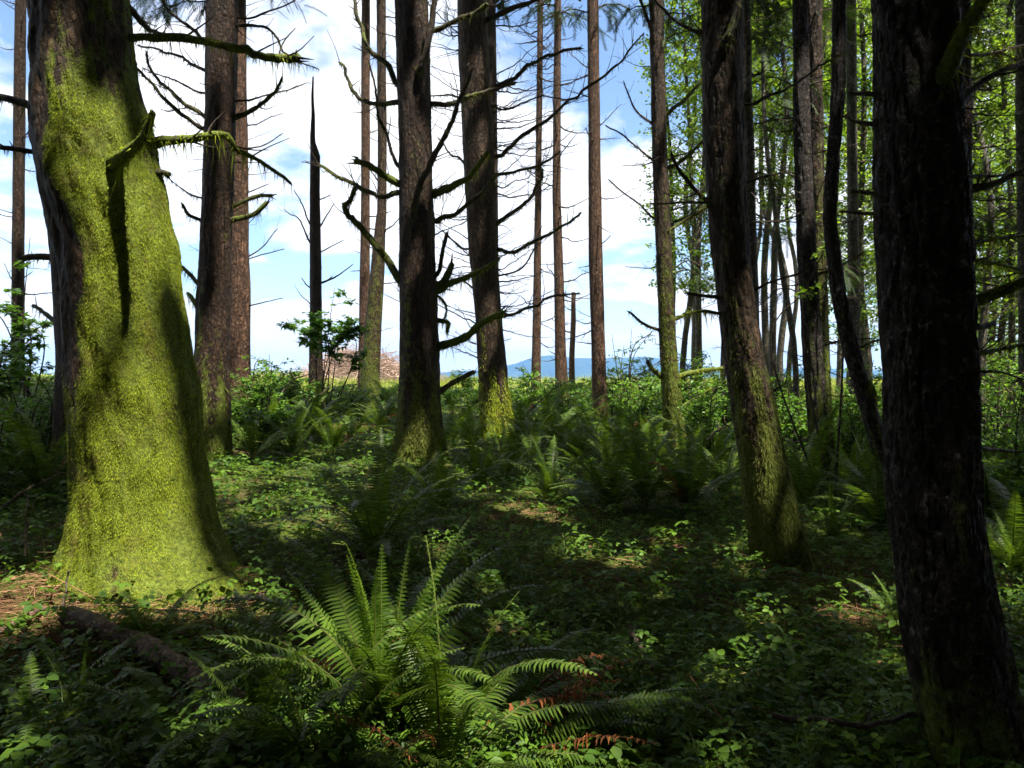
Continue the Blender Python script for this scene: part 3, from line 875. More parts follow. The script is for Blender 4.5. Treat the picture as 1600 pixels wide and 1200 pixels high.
# ------------------------------------------------------------------ dead branches
def branch(root, pts, r0, r1, moss=0.0, twigs=0, sides=7, jit=0.12, droop_twigs=False, twlen=None, mat='twig', blunt=False):
    """one dead limb with its side twigs; hanging moss is a child of it"""
    pts = np.asarray(pts, float)
    L = np.linalg.norm(np.diff(pts, axis=0), axis=1).sum()
    n = max(6, min(34, int(L / 0.05)))
    P = catmull(pts, n)
    w = np.linspace(0, 1, n)[:, None]
    P = P + rng.normal(0, 0.0035 * min(L, 1.5), P.shape) * np.minimum(1, w * 4)
    mk = max(4, int(L / .16))
    kk = rng.normal(0, .016 * min(L, 1.4), (mk, 3))
    r0, r1 = r0 * .88, r1 * .85; kk[0] = 0
    P = P + np.stack([np.interp(np.linspace(0, mk - 1, n), np.arange(mk), kk[:, a_]) for a_ in range(3)], 1)
    r1 = r1 * .75
    twigs = int(round(twigs * 1.9))
    R = r0 + (r1 - r0) * np.linspace(0, 1, n) ** 0.8
    gg = Geo()
    tube(gg, P, R, sides, jit=jit, moss=np.clip(moss * 0.8, 0, 1))
    for _ in range(twigs):
        i = rng.integers(int(n * 0.25), n)
        tdir = nrm(P[min(i + 1, n - 1)] - P[max(i - 1, 0)])
        out = rng.normal(0, 1, 3); out -= tdir * (out @ tdir); out = nrm(out)
        d = nrm(tdir * rng.uniform(.5, 1.1) + out * rng.uniform(.5, 1.0) + np.array([0, 0, -0.3 if droop_twigs else 0.15]))
        tl = (twlen or L * 0.28) * rng.uniform(.35, 1.1)
        mid = P[i] + d * tl * .5 + rng.normal(0, .06 * tl, 3)
        end = P[i] + d * tl + np.array([0, 0, rng.uniform(-.15, .25) * tl])
        tr_ = max(min(R[i] * 0.38, 0.009), 0.0022)
        tube(gg, catmull([P[i], mid, end], 6), np.linspace(tr_, tr_ * .35, 6), 4, cap=False, moss=moss * .4)
    if r1 > .006:          # snapped end
        tdir = nrm(P[-1] - P[-3])
        for _ in range(4):
            d = nrm(tdir + rng.normal(0, .28, 3)); q0 = P[-1] + rng.normal(0, r1 * .4, 3) - tdir * r1
            tube(gg, np.array([q0, q0 + d * r1 * rng.uniform(1.5, 4.5)]), np.array([r1 * .45, r1 * .06]), 4, cap=False, moss=moss * .4)
    br = gg.build('branch', M[mat], root, smooth=True, moss=True)
    if moss > 0.15:
        nb = int(moss * L * 420)
        if nb > 8:
            i = rng.integers(0, n - 1, nb); u = rng.random((nb, 1))
            Q = P[i] * (1 - u) + P[i + 1] * u
            a = rng.uniform(0, 2 * np.pi, nb)
            T = nrm(P[i + 1] - P[i]); S = nrm(np.cross(T, [0, 0, 1.0]) + 1e-6); U = np.cross(S, T)
            Nn = np.cos(a)[:, None] * S + np.sin(a)[:, None] * U
            q = Q + Nn * R[i][:, None] * 0.9
            mg = Geo()
            ln = 0.02 + 1.2 * r0
            moss_blades(mg, q, Nn, min(ln, 0.045), 0.005 + 0.0005 * np.linalg.norm(Q[0]) , hang=0.7)
            # longer strands under the limb
            nh = nb // 4
            j = rng.integers(0, n, nh)
            q = P[j] - np.array([0, 0, 1]) * R[j][:, None] * .8
            moss_blades(mg, q, np.tile([0, 0, -1.0], (nh, 1)) + rng.normal(0, .15, (nh, 3)), min(0.05 + 1.8 * r0, .13) * (1.0 if moss < .65 else 1.35) * min(1.0, np.linalg.norm(Q[0]) / 7), 0.0035 + 0.0004 * np.linalg.norm(Q[0]), hang=1.6)
            tag(mg.build('hanging_moss', M['moss_dull'] if moss < 0.75 else M['moss'], br), kind='stuff')
    return br

def pbranch(k, pix, r0, r1, dd=0.0, moss=0.3, twigs=3, front=0.0, **kw):
    """limb traced in the photo, rooted in trunk k; dd = how far its tip goes back (+) or comes forward (-)"""
    D = TREES[k]['D']
    n = len(pix)
    pts = [PX(x, y, D + front + dd * (i / (n - 1))) for i, (x, y) in enumerate(pix)]
    # root it inside the wood
    x0, rr = axis(TREES[k], np.array([pts[0][2]]))
    c = np.array([x0[0], D, pts[0][2]])
    inside = c + (pts[0] - c) * 0.5
    pts = [inside] + pts
    return branch(ROOT[k], pts, r0 / FPX * D, r1 / FPX * D, moss=moss, twigs=twigs, **kw)

B = [
 ('A', [(203,62),(300,64),(390,80),(440,88),(465,93)], 6.5, 10.5, .35, .8, 3, {}),
 ('A', [(228,222),(290,218),(335,211),(368,222),(405,250),(452,284)], 11, 4, .35, .8, 3, {}),
 ('A', [(186,246),(203,236),(222,212),(236,172)], 17, 6, -.38, .8, 0, dict(front=-.40)),
 ('A', [(78,178),(30,156),(-20,142)], 12, 7, .1, .35, 2, {}),
 ('A', [(70,237),(30,234),(-20,231)], 7, 5, .0, .2, 2, {}),
 ('A', [(246,270),(262,272)], 8, 7, .1, .4, 0, {}),
 ('A', [(196,8),(230,40),(262,55)], 9, 4, .6, .2, 2, {}),
 ('A2', [(92,405),(60,402),(36,402)], 8, 7, 0, .5, 0, {}),
 ('A2', [(98,512),(70,490),(50,478)], 7, 4, .2, .4, 1, {}),
 ('C', [(322,182),(282,152),(246,120),(224,86)], 5.5, 2.5, .3, .5, 5, {}),
 ('C', [(322,206),(275,170),(232,126),(204,98)], 5, 2.5, -.3, .5, 5, {}),
 ('C', [(322,110),(290,92),(255,76),(212,66)], 4, 2, .3, .3, 4, {}),
 ('C', [(322,66),(290,38),(262,12),(250,-12)], 4, 3, -.2, .2, 4, {}),
 ('C', [(321,142),(282,128),(222,108)], 3, 1.2, .4, .2, 3, {}),
 ('C', [(318,310),(292,302),(268,285)], 2.5, 1.2, .3, .3, 2, {}),
 ('C', [(315,346),(296,334),(284,318)], 4.5, 3, -.2, .6, 2, {}),
 ('C', [(312,446),(296,430),(278,412)], 5, 4, .1, .7, 1, {}),
 ('C', [(310,480),(298,464),(294,458)], 6, 4, .1, .9, 0, {}),
 ('C', [(366,36),(415,46),(446,80),(500,112)], 4, 1.5, .3, .2, 4, {}),
 ('C', [(366,28),(420,18),(470,-6)], 3, 1.5, -.2, .1, 3, {}),
 ('C', [(362,188),(400,170),(426,146),(444,120)], 7, 3, -.2, .5, 4, {}),
 ('C', [(364,160),(420,150),(482,130)], 3, 1.2, .5, .2, 3, {}),
 ('C', [(362,342),(395,335),(414,316)], 6, 5, -.1, .7, 1, {}),
 ('C', [(362,322),(400,306),(426,308)], 5, 4, .2, .6, 1, {}),
 ('D', [(386,232),(414,226),(442,208)], 2, 1, .2, 0, 2, {}),
 ('D', [(386,402),(412,386),(432,358)], 2, 1, .1, 0, 2, {}),
 ('D', [(387,406),(442,386)], 2, 1, .3, 0, 2, {}),
 ('D', [(388,478),(442,464)], 2, 1, .2, 0, 2, {}),
 ('D', [(386,300),(420,286)], 2, 1, .1, 0, 2, {}),
 ('E', [(485,376),(465,340),(444,328)], 2.2, 1, .3, 0, 2, {}),
 ('E', [(485,352),(474,322),(461,296)], 2.2, 1, -.2, 0, 2, {}),
 ('E', [(485,450),(470,434)], 2.2, 1, .3, 0, 1, {}),
 ('E', [(500,352),(510,338),(522,318)], 2, 1, .3, 0, 1, {}),
 ('E', [(502,392),(536,374)], 2, 1, .3, 0, 1, {}),
 ('E', [(502,442),(524,432),(550,414)], 3.2, 1, -.2, 0, 2, {}),
 ('E', [(499,312),(517,304)], 1.6, 1, -.2, 0, 1, {}),
 ('Hc', [(624,136),(600,100),(575,70),(560,30),(550,-15)], 6.5, 4, .2, .5, 5, {}),
 ('Hc', [(626,262),(604,210),(590,170),(578,90)], 4, 2, -.3, .3, 4, {}),
 ('Hc', [(625,303),(590,302),(560,292),(530,278),(500,254)], 6, 3.5, .3, .55, 5, {}),
 ('Hc', [(625,287),(596,270),(575,256),(554,250)], 7.5, 7, -.3, .8, 2, {}),
 ('Hc', [(625,162),(590,165),(560,150),(540,120),(534,96)], 6, 3, .4, .5, 4, {}),
 ('Hc', [(628,442),(600,400),(583,378),(560,345),(540,325),(549,306),(560,290)], 8.5, 5, -.3, .7, 5, {}),
 ('Hc', [(674,302),(700,296),(740,270),(766,232)], 11, 5, -.3, .85, 4, {}),
 ('Hc', [(675,346),(700,336),(745,305),(782,276),(835,262),(872,240)], 6, 2.5, .3, .6, 7, {}),
 ('Hc', [(648,332),(662,270),(690,220),(712,178),(738,106)], 8, 4, -.4, .35, 4, dict(front=-.33)),
 ('Hc', [(658,104),(670,50),(682,-15)], 7, 7, -.1, .3, 2, dict(front=-.3)),
 ('Hc', [(680,452),(704,440),(742,426),(782,404)], 10, 4, .2, .85, 4, {}),
 ('Hc', [(690,444),(700,428),(706,412)], 9, 7, -.1, .7, 0, {}),
 ('Hc', [(686,542),(720,526),(755,506),(788,488)], 9, 7, -.2, 1.0, 3, {}),
 ('Hc', [(680,432),(690,398),(698,364)], 5, 4, -.2, .4, 1, {}),
 ('Hc', [(688,612),(714,596),(742,580)], 5.5, 6, .2, .6, 0, {}),
 ('Hc', [(672,166),(715,160),(742,150),(800,128)], 6, 4, .3, .5, 4, {}),
 ('Hc', [(668,52),(720,30),(764,8)], 6, 5, -.3, .5, 3, {}),
 ('Hc', [(684,462),(697,482),(690,504)], 3, 2, -.1, .9, 1, {}),
 ('Hc', [(686,500),(700,505),(698,520)], 6, 4, -.2, 1.0, 0, {}),
 ('I', [(770,250),(800,226),(850,190),(900,150),(960,105),(1004,52)], 5, 2, .3, .4, 9, {}),
 ('I', [(764,146),(800,124),(832,100),(862,84),(905,74)], 5.5, 3, -.3, .4, 6, {}),
 ('I', [(774,350),(818,322),(838,290),(846,268)], 5, 2.5, .2, .5, 5, {}),
 ('I', [(776,392),(812,388),(862,360),(912,334)], 5, 2.5, -.3, .5, 6, {}),
 ('I', [(784,496),(822,480),(862,466),(905,456)], 4, 2, .3, .4, 6, {}),
 ('I', [(758,34),(792,16),(856,-8)], 7, 5, -.2, .4, 4, {}),
 ('I', [(765,165),(800,168),(850,150),(900,155)], 3, 1.2, .5, .1, 7, {}),
 ('I', [(770,300),(810,308),(860,290)], 2.5, 1, .5, .1, 6, {}),
 ('I', [(775,430),(815,420),(835,390),(838,378)], 2.5, 1.2, -.2, .1, 5, {}),
 ('I', [(728,160),(705,148),(672,150)], 3, 1.5, .5, .2, 5, {}),
 ('I', [(726,255),(705,240),(684,212)], 3, 1.2, .5, .2, 5, {}),
 ('I', [(732,390),(712,382),(694,362)], 3, 1.2, .4, .2, 4, {}),
 ('I', [(742,452),(722,440),(700,446)], 2.5, 1.2, .4, .2, 4, {}),
 ('N', [(1018,192),(992,168),(974,128)], 3, 1.5, .2, .2, 3, {}),
 ('N', [(1020,250),(990,226),(947,197)], 3, 1.5, -.3, .2, 4, {}),
 ('N', [(1028,346),(1000,322),(954,284)], 3, 1.5, .3, .2, 4, {}),
 ('N', [(1032,516),(1006,506),(982,488)], 4.5, 2.5, -.3, .4, 2, {}),
 ('N', [(1036,588),(1020,578),(1011,564)], 6, 5, -.2, .6, 1, {}),
 ('N', [(1040,182),(1066,156),(1102,118)], 4.5, 3.5, .2, .6, 3, {}),
 ('N', [(1044,262),(1076,240),(1104,212)], 4.5, 3.5, -.2, .7, 3, {}),
 ('N', [(1056,592),(1090,579),(1132,575)], 7, 5, .3, .9, 2, {}),
 ('N', [(1060,636),(1085,626),(1114,608)], 7, 4, -.2, .9, 1, {}),
 ('N', [(1048,348),(1078,335),(1106,308)], 3.5, 2.5, .2, .4, 2, {}),
 ('N', [(1052,500),(1070,492),(1078,480)], 5, 4, .1, .8, 1, {}),
 ('N', [(1016,44),(1002,8),(996,-10)], 4, 3, .2, .3, 2, {}),
 ('O', [(1102,56),(1062,36),(1014,-6)], 5.5, 3, .2, .4, 4, {}),
 ('O', [(1106,312),(1082,292),(1060,265),(1050,238)], 5.5, 3.5, -.2, .3, 3, {}),
 ('O', [(1105,318),(1060,317),(1018,319)], 3, 2, .4, .3, 3, {}),
 ('O', [(1107,322),(1075,342),(1042,362)], 4.5, 3, -.2, .7, 3, {}),
 ('O', [(1122,466),(1098,460),(1072,457)], 4, 3, -.1, .3, 1, {}),
 ('O', [(1124,490),(1098,486),(1068,489)], 4, 3, -.2, .8, 2, {}),
 ('O', [(1132,64),(1146,34),(1152,-12)], 9, 8, -.05, .5, 0, dict(front=-.17)),
 ('O', [(1160,168),(1230,138),(1290,96),(1328,68)], 4, 2, .4, .3, 7, {}),
 ('O', [(1166,286),(1200,276),(1228,269)], 3.5, 2.5, .1, .2, 2, {}),
 ('O', [(1170,346),(1222,346),(1262,328)], 3, 1.5, .4, .2, 5, {}),
 ('O', [(1178,458),(1204,440),(1252,424)], 4, 2, -.2, .2, 3, {}),
 ('O', [(1190,615),(1206,612),(1218,604)], 3, 2, -.1, .2, 1, {}),
 ('R', [(1374,145),(1352,147),(1332,148)], 7, 4, .05, .1, 1, {}),
 ('R', [(1378,193),(1348,191),(1318,180)], 6, 4, .1, .3, 2, {}),
 ('R', [(1384,304),(1356,302),(1328,300)], 6, 3, .05, .2, 1, {}),
 ('R', [(1384,334),(1356,333),(1316,330)], 6, 3, .1, .2, 1, {}),
 ('R', [(1474,116),(1508,44),(1552,-16)], 22, 16, -.05, .95, 0, dict(front=-.15)),
 ('R', [(1492,158),(1540,132),(1612,92)], 10, 6, .2, .3, 3, {}),
 ('R', [(1490,86),(1550,82),(1612,74)], 4.5, 3, .3, .3, 3, {}),
 ('R', [(1502,302),(1550,286),(1612,262)], 11, 7, .1, .4, 3, {}),
 ('R', [(1504,276),(1560,272),(1612,268)], 4.5, 3, .4, .3, 3, {}),
 ('R', [(1512,382),(1560,373),(1612,366)], 5, 4, .3, .8, 3, {}),
 ('R', [(1510,411),(1560,412),(1612,428)], 4, 3, .4, .8, 3, {}),
 ('R', [(1512,472),(1560,456),(1612,436)], 15, 12, .0, .9, 1, {}),
 ('R', [(1516,511),(1536,508),(1552,506)], 8, 6, .1, .3, 0, {}),
 ('R', [(1516,552),(1570,546),(1612,532)], 6, 4, .2, .95, 2, {}),
 ('R', [(1514,586),(1560,585),(1612,592)], 3.5, 2.5, .2, .2, 3, {}),
 ('R', [(1518,700),(1560,700),(1612,704)], 6, 3, .4, .3, 3, {}),
 ('P', [(1272,430),(1310,415),(1350,395)], 3.5, 2, -.3, .6, 4, {}),
 ('P', [(1284,540),(1320,535),(1360,532)], 3, 2, .2, .4, 3, {}),
 ('Q', [(1338,545),(1360,535),(1385,528)], 4, 2, .1, .6, 2, {}),
 ('Q', [(1362,640),(1368,620),(1360,600)], 7, 5, -.1, .9, 0, {}),
]
for k, pix, r0, r1, dd, mo, tw, kw in B:
    pbranch(k, pix, r0, r1, dd, mo, tw, **kw)

def random_limbs(k, ys, n, lpx, mat='twig', moss=0.1, up=0.1, tw=7):
    """thin dead limbs all round a slender trunk between two picture heights"""
    t = TREES[k]
    for _ in range(n):
        y = rng.uniform(*ys)
        z = CAMZ + (CY - y) / FPX * t['D']
        x, r = axis(t, np.array([z]))
        a = rng.uniform(0, 2 * np.pi)
        L = rng.uniform(.35, 1.2) * lpx / FPX * t['D']
        d = np.array([math.cos(a), math.sin(a) * .7, 0])
        p0 = np.array([x[0], t['D'], z])
        s = rng.normal(up, .28)
        pts = [p0, p0 + d * L * .4 + [0, 0, (s - .12) * L * .4], p0 + d * L + [0, 0, s * L + rng.uniform(-.05, .2) * L]]
        r0 = rng.uniform(.9, 2.0) / FPX * t['D']
        branch(ROOT[k], pts, r0, r0 * .35, moss=moss if rng.random() < .5 else 0, twigs=int(rng.integers(1, tw + 1)), sides=5)
for k, ys, n, l in [('B', (-40, 460), 22, 60), ('C', (-40, 420), 14, 70), ('D', (-40, 420), 12, 60), ('F', (-30, 520), 12, 45), ('Gt', (-30, 560), 14, 50), ('I', (-60, 560), 66, 120), ('I2', (-60, 520), 46, 130),
                    ('J', (-60, 560), 36, 75), ('K', (-60, 560), 36, 75), ('L', (470, 580), 5, 30), ('Mt', (-60, 600), 22, 75), ('N', (-40, 560), 14, 70), ('O2', (-40, 540), 40, 140), ('P', (-20, 620), 28, 120),
                    ('P2', (-20, 560), 22, 110), ('Q', (0, 500), 8, 80), ('Q2', (-20, 600), 18, 70), ('R2', (-20, 660), 42, 160), ('S', (0, 680), 40, 160), ('E', (250, 560), 8, 40), ('Hc', (-40, 480), 24, 90)]:
    random_limbs(k, ys, n, l)

# ------------------------------------------------------------------ conifer crowns (they start above the picture and cast the shade)
def crown(root, cx, cy, z0, z1, rmax, n=420, size=0.75, flat=0.75):
    gg = Geo()
    u = rng.random(n) ** 0.8
    z = z0 + (z1 - z0) * u
    env = rmax * (1 - u) ** 0.6 * np.minimum(1, 0.45 + u * 4)
    rad = env * np.sqrt(rng.random(n)) 
    az = rng.random(n) * 2 * np.pi
    O = np.stack([cx + rad * np.cos(az), cy + rad * np.sin(az), z - 0.12 * rad], 1)
    N = len(O)
    X, Y, Z = frames(N, 0.22, az + rng.normal(0, .5, N))
    stamp(gg, SPRAY[0], SPRAY[1], O, X, Y, Z, size * rng.uniform(.7, 1.3, N))
    V_ = gg.V[0]; T_ = gg.T[0]
    gg.T[0] = T_[~in_gap(V_[T_].mean(1), 0.05)]      # the openings the sun shines through
    # limbs carrying the sprays
    lg = Geo()
    for _ in range(26):
        zz = rng.uniform(z0, z1 - 1.0); uu = (zz - z0) / (z1 - z0)
        L = rmax * (1 - uu) ** 0.6 * rng.uniform(.6, .95)
        a = rng.uniform(0, 2 * np.pi)
        p0 = np.array([cx, cy, zz]); p2 = p0 + [L * math.cos(a), L * math.sin(a), -.15 * L]
        if in_gap(np.array([p0 * (1 - q) + p2 * q for q in (.3, .6, .9)]), 0.05).any():
            continue
        tube(lg, catmull([p0, (p0 + p2) / 2 + [0, 0, .1 * L], p2], 6), np.linspace(.03, .008, 6), 4, cap=False)
    c = tag(gg.build('crown', M['needle'], root), kind='stuff')
    if lg.n:
        tag(lg.build('crown_limbs', M['twig'], root, moss=True), kind='stuff')
    return c
for k, t in TREES.items():
    if not t['H']:
        continue
    ztop = CAMZ + 600 / FPX * t['D']
    x, r = axis(t, np.array([t['H'] * .7]))
    rm = {'A': 3.2, 'R': 3.2, 'O': 3.2, 'Hc': 3.2, 'I': 3.2}.get(k, 2.4)
    z0 = max(12.0, ztop + 0.4)
    if t['D'] > 16:
        crown(ROOT[k], float(x[0]), t['D'], max(z0, t['H'] - 11), t['H'] + .3, 2.0, n=260, size=.7)
    else:
        crown(ROOT[k], float(x[0]), t['D'], z0, t['H'] + .3, rm, n=900 if rm > 3 else 600, size=.85)

# trees standing behind and beside the viewer: never in the picture, but their crowns shade it
behind = [(5.4, .6), (3.4, -2.6), (4.6, -1.2), (1.2, -4.2), (8.6, 1.6), (7.6, -4.6), (3.6, -8.2), (-3.6, -2.6), (11.6, -2.2), (12.6, 5.2), (-0.6, -9.5), (9.8, -9.2), (-5.2, -7.2), (14.6, -6.8), (6.2, 3.0), (16.0, 1.0), (9.6, 7.4), (-7.6, 0.8), (-7.0, 4.8), (2.6, -1.4)]
for a in np.linspace(-100, 100, 15):                 # the wood goes on behind the viewer
    for rad in (10.5, 15.5):
        b_ = math.radians(a + (7 if rad > 12 else 0))
        behind.append((rad * math.sin(b_) + rng.normal(0, .6), -rad * math.cos(b_) + rng.normal(0, .6), 'low'))
for i, (bx, by, *low) in enumerate(behind):
    zb = float(G(bx, by))
    seg = np.array([(bx, by, zb + q) for q in np.linspace(0, 20, 60)])
    if in_gap(seg, 0.28).any():
        for dx, dy in ((.9, 0), (-.9, 0), (0, -.9), (0, .9), (1.4, -1.2), (-1.4, -1.2)):
            if not in_gap(seg + [dx, dy, 0], 0.28).any():
                bx, by = bx + dx, by + dy
                break
    r = thing('conifer_tree', 'tall conifer of the wood behind the viewpoint, its crown shading the floor', 'tree', (bx, by, zb), 'conifers behind the viewpoint')
    g = Geo()
    zz = np.linspace(zb - .3, 25, 26)
    tube(g, np.stack([bx + 0.05 * np.sin(zz), by + 0 * zz, zz], 1), np.interp(zz, [0, 1, 25], [.34, .24, .02]), 16, jit=.03, moss=.2)
    g.build('trunk', M['bark_dark'], r, smooth=True, moss=True)
    crown(r, bx, by, 1.4 if low else 11.5, 25.5, 3.0 if low else 3.4, n=900 if low else 1150, size=1.25 if low else .95)

# green boughs drooping into the top of the picture
def bough(k, pix, dd, n, size):
    D = TREES[k]['D']; m_ = len(pix)
    pts = np.array([PX(x, y, D + dd * (i / (m_ - 1))) for i, (x, y) in enumerate(pix)])
    x0, _ = axis(TREES[k], pts[:1, 2])
    pts = np.vstack([[x0[0], D, pts[0, 2]], pts])
    br = branch(ROOT[k], pts, 2.2 / FPX * D, .8 / FPX * D, twigs=3, sides=5)
    P = catmull(pts, 40)
    i = rng.integers(12, 40, n)
    O = P[i] + rng.normal(0, .05, (n, 3))
    tdir = nrm(pts[-1] - pts[0])
    az = math.atan2(tdir[1], tdir[0]) + rng.normal(0, .9, n)
    X, Y, Z = frames(n, .35, az)
    X = nrm(X + [0, 0, -.5]); Y = nrm(np.cross([0, 0, 1.0], X)); Z = np.cross(X, Y)
    gg = Geo()
    stamp(gg, SPRIG[0], SPRIG[1], O, X, Y, Z, size * rng.uniform(.6, 1.2, n))
    tag(gg.build('needles', M['needle'], br), kind='stuff')
for a in [('D', [(330, 2), (280, 6), (225, 20)], .3, 26, .42), ('D', [(350, -30), (300, -10), (250, 25)], -.5, 26, .45), ('C', [(310, -40), (260, -15), (215, -2)], .4, 22, .4),
          ('D', [(390, -40), (430, -20), (470, 0)], .3, 16, .4),
          ('K', [(875, 20), (905, 25), (945, 52)], .4, 22, .6), ('K', [(865, 8), (840, 10), (815, 30)], .4, 16, .6), ('Mt', [(936, 10), (965, 5), (1000, 22)], .3, 24, .55), ('Mt', [(920, 20), (890, 15), (850, 30)], -.3, 20, .55),
          ('N', [(1036, 20), (1070, 25), (1095, 60)], .4, 20, .45), ('N', [(1040, 330), (1075, 322), (1100, 335)], .8, 16, .4), ('N', [(1018, 8), (990, 12), (965, 40)], .4, 16, .45),
          ('I2', [(775, 10), (800, 0), (835, 12)], .3, 16, .55), ('Hc', [(665, -30), (690, -15), (700, 15)], .5, 10, .4),
          ('O2', [(1172, 60), (1195, 50), (1225, 62)], .5, 22, .4), ('O2', [(1172, 5), (1195, 0), (1230, 20)], .5, 22, .4)]:
    bough(*a)
for k, n_ in (('O2', 7), ('P2', 6), ('Q2', 7), ('R2', 8), ('S', 8), ('P', 4), ('N', 4)):
    t = TREES[k]
    for _ in range(n_):
        y0 = rng.uniform(-20, 470); z_ = CAMZ + (CY - y0) / FPX * t['D']
        x_ = float(axis(t, np.array([z_]))[0][0]) / t['D'] * FPX + CX
        sg_ = 1 if rng.random() < (.5 if k != 'R2' else .85) else -1
        l_ = rng.uniform(55, 130)
        bough(k, [(x_ + sg_ * 8, y0), (x_ + sg_ * l_ * .5, y0 - 8 + rng.normal(0, 8)), (x_ + sg_ * l_, y0 + rng.normal(5, 16))], rng.uniform(-.8, .8), int(rng.integers(9, 18)), .034 * t['D'] if t['D'] < 12 else .4)

# ------------------------------------------------------------------ leafy shrubs and saplings
def shrub(name, label, cat, x, ytop, D, wpx, nst, nlv, lsize, mat, leaf=LEAF, ybase=None, group=None, low=0.25, spread=1.0, flatn=0.35, dep=None):
    X0 = (x - CX) / FPX * D
    gz = float(G(X0, D))
    H = CAMZ + (CY - ytop) / FPX * D - gz
    W = wpx / 2 / FPX * D
    dep = dep or W
    r = thing(name, label, cat, (X0, D, gz), group)
    sg, lg = Geo(), Geo()
    for s in range(nst):
        a = rng.uniform(0, 2 * np.pi); q = math.sqrt(rng.random())
        top = np.array([X0 + W * q * math.cos(a), D + dep * q * math.sin(a), gz + H * (rng.uniform(.55, 1.0) if s else 1.0) * (1 - .25 * q)])
        b = np.array([X0 + rng.normal(0, .06 * W + .03), D + rng.normal(0, .06), gz - .05])
        mid = b * .5 + top * .5 + np.array([-(top - b)[0] * .18, -(top - b)[1] * .18, .12 * H]) + rng.normal(0, .05 * H, 3)
        P = catmull([b, mid, top], 14)
        r0 = min(max(0.006, 0.008 * H), .016)
        tube(sg, P, np.linspace(r0, r0 * .3, 14), 5, cap=False, moss=.1)
        m_ = nlv // nst
        i = (low + (1 - low) * rng.random(m_) ** .8) * 13
        i0 = np.minimum(i.astype(int), 12); f = (i - i0)[:, None]
        O = P[i0] * (1 - f) + P[i0 + 1] * f
        # flat layers of twigs reaching out from the stem
        nb = max(3, m_ // 14)
        ba = rng.random(nb) * 2 * np.pi; bl = rng.uniform(.12, .5, nb) * min(W, 1.0) * spread
        bi = rng.integers(0, nb, m_)
        bt = (low + (1 - low) * (np.arange(nb) / nb)) * 13
        b0 = np.minimum(bt.astype(int), 12)
        base = P[b0] * (1 - (bt - b0)[:, None]) + P[b0 + 1] * (bt - b0)[:, None]
        rr = rng.random(m_) ** .6
        O = base[bi] + np.stack([np.cos(ba[bi]), np.sin(ba[bi]), 0.15 * np.ones(m_)], 1) * (bl[bi] * rr)[:, None] + rng.normal(0, .045, (m_, 3)) * [1, 1, .6]
        for j in range(nb):
            e = base[j] + np.array([math.cos(ba[j]), math.sin(ba[j]), .15]) * bl[j]
            tube(sg, np.array([base[j], (base[j] + e) / 2 + [0, 0, .01], e]), np.array([.004, .003, .0015]) * max(1, D / 9), 3, cap=False)
        Xf, Yf, Zf = frames(m_, flatn)
        stamp(lg, leaf[0], leaf[1], O, Xf, Yf, Zf, lsize * rng.uniform(.6, 1.25, m_))
    tag(sg.build('stems', M['twig'], r, moss=True), kind='stuff')
    tag(lg.build('foliage', M[mat], r), kind='stuff')
    return r

SH = []
def addsh(*a, **k):
    shrub(*a, **k)
addsh('vine_maple', 'airy maple sapling with lobed leaves round the foot of the dead snag', 'sapling', 502, 412, 17.0, 150, 9, 900, .15, 'maple', leaf=MAPLE, low=.6, flatn=.4, dep=.8)
addsh('vine_maple', 'maple sapling with lobed leaves behind the slender leftmost trunk', 'sapling', 42, 352, 13.5, 150, 7, 480, .12, 'maple', leaf=MAPLE, low=.3, flatn=.4, dep=.8)
addsh('vine_maple', 'low maple bush with lobed leaves at the left picture edge', 'shrub', 10, 495, 10.5, 150, 7, 520, .10, 'maple', leaf=MAPLE, low=.3, flatn=.4, dep=.7)
addsh('leafy_shrub', 'leafy green shrub behind the foot of the dark branchy trunk', 'shrub', 408, 535, 13.5, 110, 14, 1700, .075, 'shrub', low=.1)
addsh('leafy_shrub', 'dark leafy shrub left of the maple sapling at the snag', 'shrub', 452, 560, 15.0, 90, 12, 1200, .08, 'maple', low=.1)
addsh('leafy_shrub', 'tall dark shrub in shade left of the huge mossy trunk', 'shrub', 60, 540, 8.6, 180, 14, 1500, .06, 'maple', low=.1, dep=.6)
addsh('leafy_shrub', 'shaded shrub between the huge mossy trunk and the left picture edge', 'shrub', -10, 580, 7.4, 130, 10, 1100, .055, 'maple', low=.1, dep=.5)
addsh('leafy_shrub', 'small bush with fine leaves at the foot of the leftmost slender centre trunk', 'shrub', 836, 545, 22.0, 70, 9, 700, .10, 'shrub', low=.2)
addsh('leafy_shrub', 'sunny small bush behind the thick brown centre trunk', 'shrub', 728, 568, 30.0, 60, 9, 700, .13, 'alder', low=.05)
addsh('leafy_sapling', 'see-through sapling with scattered small leaves right of the bare reddish trunk', 'sapling', 985, 462, 18.0, 110, 9, 300, .075, 'maple', low=.3, flatn=.6)
addsh('leafy_shrub', 'leafy shrub under the reddish trunk, left of the snag', 'shrub', 432, 548, 17.5, 120, 13, 1400, .09, 'shrub', low=.1)
addsh('leafy_shrub', 'low round shrub right beside the snag foot', 'shrub', 530, 590, 20, 90, 12, 1000, .09, 'maple', low=.1)
addsh('leafy_shrub', 'small shrub just right of the huge mossy trunk', 'shrub', 300, 560, 15.5, 120, 13, 1300, .085, 'maple', low=.1)
